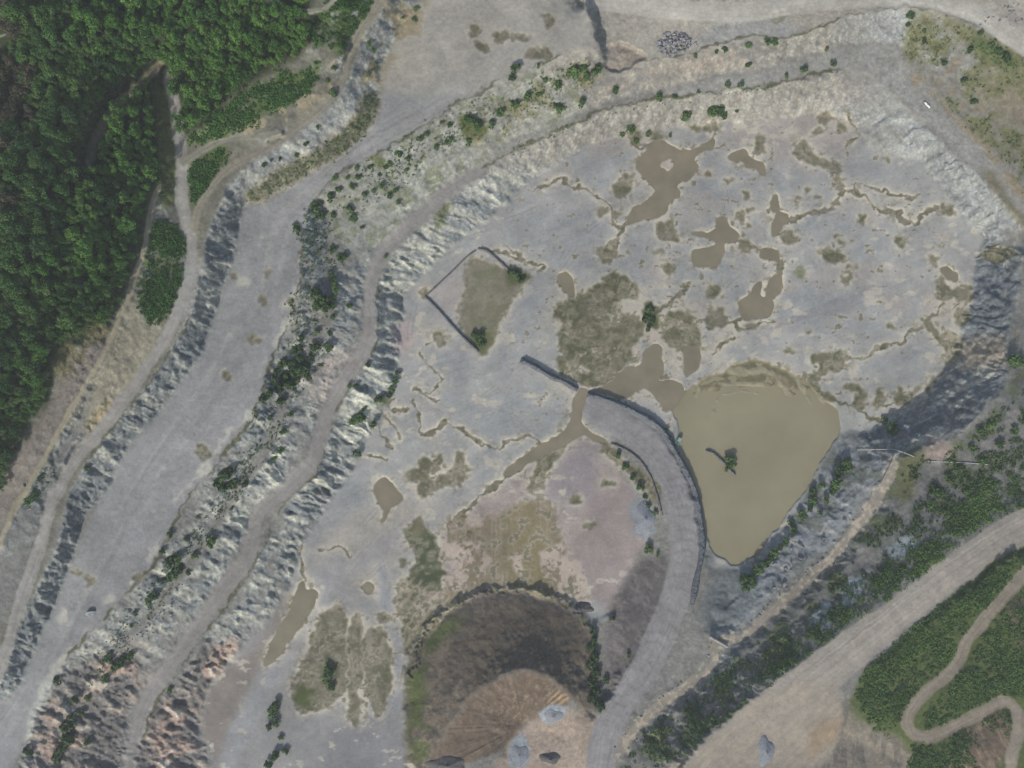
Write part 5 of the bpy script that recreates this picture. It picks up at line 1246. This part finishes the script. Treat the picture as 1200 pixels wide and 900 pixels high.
# pipes
def pipe(name, pts, r, mat, label, cat='pipe', flange=0, lift=0.0):
    P_ = [at(u, v, r + 0.15 + lift) for u, v in pts]
    dense = []
    for a, b in zip(pts[:-1], pts[1:]):
        for k in range(6): dense.append((a[0] + (b[0] - a[0]) * k / 6, a[1] + (b[1] - a[1]) * k / 6))
    dense.append(pts[-1])
    Q = [at(u, v, r + 0.15 + lift) for u, v in dense]
    Z = np.array([q.z for q in Q]); Zs = np.convolve(np.pad(Z, 2, mode='edge'), np.ones(5) / 5, 'valid')
    Zs = np.maximum(Zs, Z)
    base = Q[0].copy(); base.z = Zs[0]
    t = thing(name, label, cat, base)
    bm = bmesh.new()
    for i in range(len(Q) - 1):
        p0 = Vector((Q[i].x, Q[i].y, Zs[i])) - base; p1 = Vector((Q[i + 1].x, Q[i + 1].y, Zs[i + 1])) - base
        cyl_bm(bm, p0, p1, r, 10)
    link('pipe_run', bm_mesh('pipe_run', bm, mat), t)
    if flange:
        for i in range(0, len(Q), flange):
            p0 = Vector((Q[i].x, Q[i].y, Zs[i])) - base
            dd = (Vector((Q[min(i + 1, len(Q) - 1)].x, Q[min(i + 1, len(Q) - 1)].y, 0)) - Vector((Q[max(i - 1, 0)].x, Q[max(i - 1, 0)].y, 0))).normalized()
            bm = bmesh.new(); cyl_bm(bm, p0 - dd * .1, p0 + dd * .1, r * 1.5, 12); link('flange', bm_mesh('flange', bm, MAT_STEEL), t)
    return t
pipe('water_pipe', [(1003,527),(1025,526.5),(1047,526.5),(1058,530),(1071,535)], 0.2, MAT_PIPE, 'pale pipe with a bend crossing the rocky bank east of the pond', flange=6)
pipe('water_pipe', [(1084,540),(1105,541),(1130,542),(1157,544)], 0.2, MAT_PIPE, 'straight pale pipe running through the scrub east of the bent one', flange=6)
pipe('water_pipe', [(1048,531),(1043,543),(1037,555),(1031,566)], 0.13, MAT_BUND, 'thin dark pipe dropping down the slope from the bent pale pipe', flange=0)
pipe('culvert_pipe', [(831,745),(838,749),(845,753),(852,757)], 0.62, MAT_CONC, 'thick concrete culvert pipe under the narrow track south of the pond', 'culvert', flange=0, lift=0.2)

# ------------------------------------------------------------------ haze
if HAZE > 0:
    zmin, zmax = float(Zg.min()) - 1.0, CAM_H + 6.0
    hx = float(np.abs(Xg).max()) + 5; hy = float(np.abs(Yg).max()) + 5
    bm = bmesh.new(); r = bmesh.ops.create_cube(bm, size=1)
    for v in r['verts']: v.co = Vector((v.co.x * 2 * hx, v.co.y * 2 * hy, zmin + (v.co.z + 0.5) * (zmax - zmin)))
    hm = bpy.data.materials.new('haze_air'); hm.use_nodes = True
    nt = hm.node_tree
    for nd in list(nt.nodes):
        if nd.type != 'OUTPUT_MATERIAL': nt.nodes.remove(nd)
    pv = nt.nodes.new('ShaderNodeVolumePrincipled'); pv.inputs['Density'].default_value = HAZE; pv.inputs['Color'].default_value = (0.86, 0.9, 0.92, 1)
    nt.links.new(pv.outputs[0], nt.nodes['Material Output'].inputs['Volume'])
    tag(link('haze', bm_mesh('haze', bm, hm)), kind='stuff')
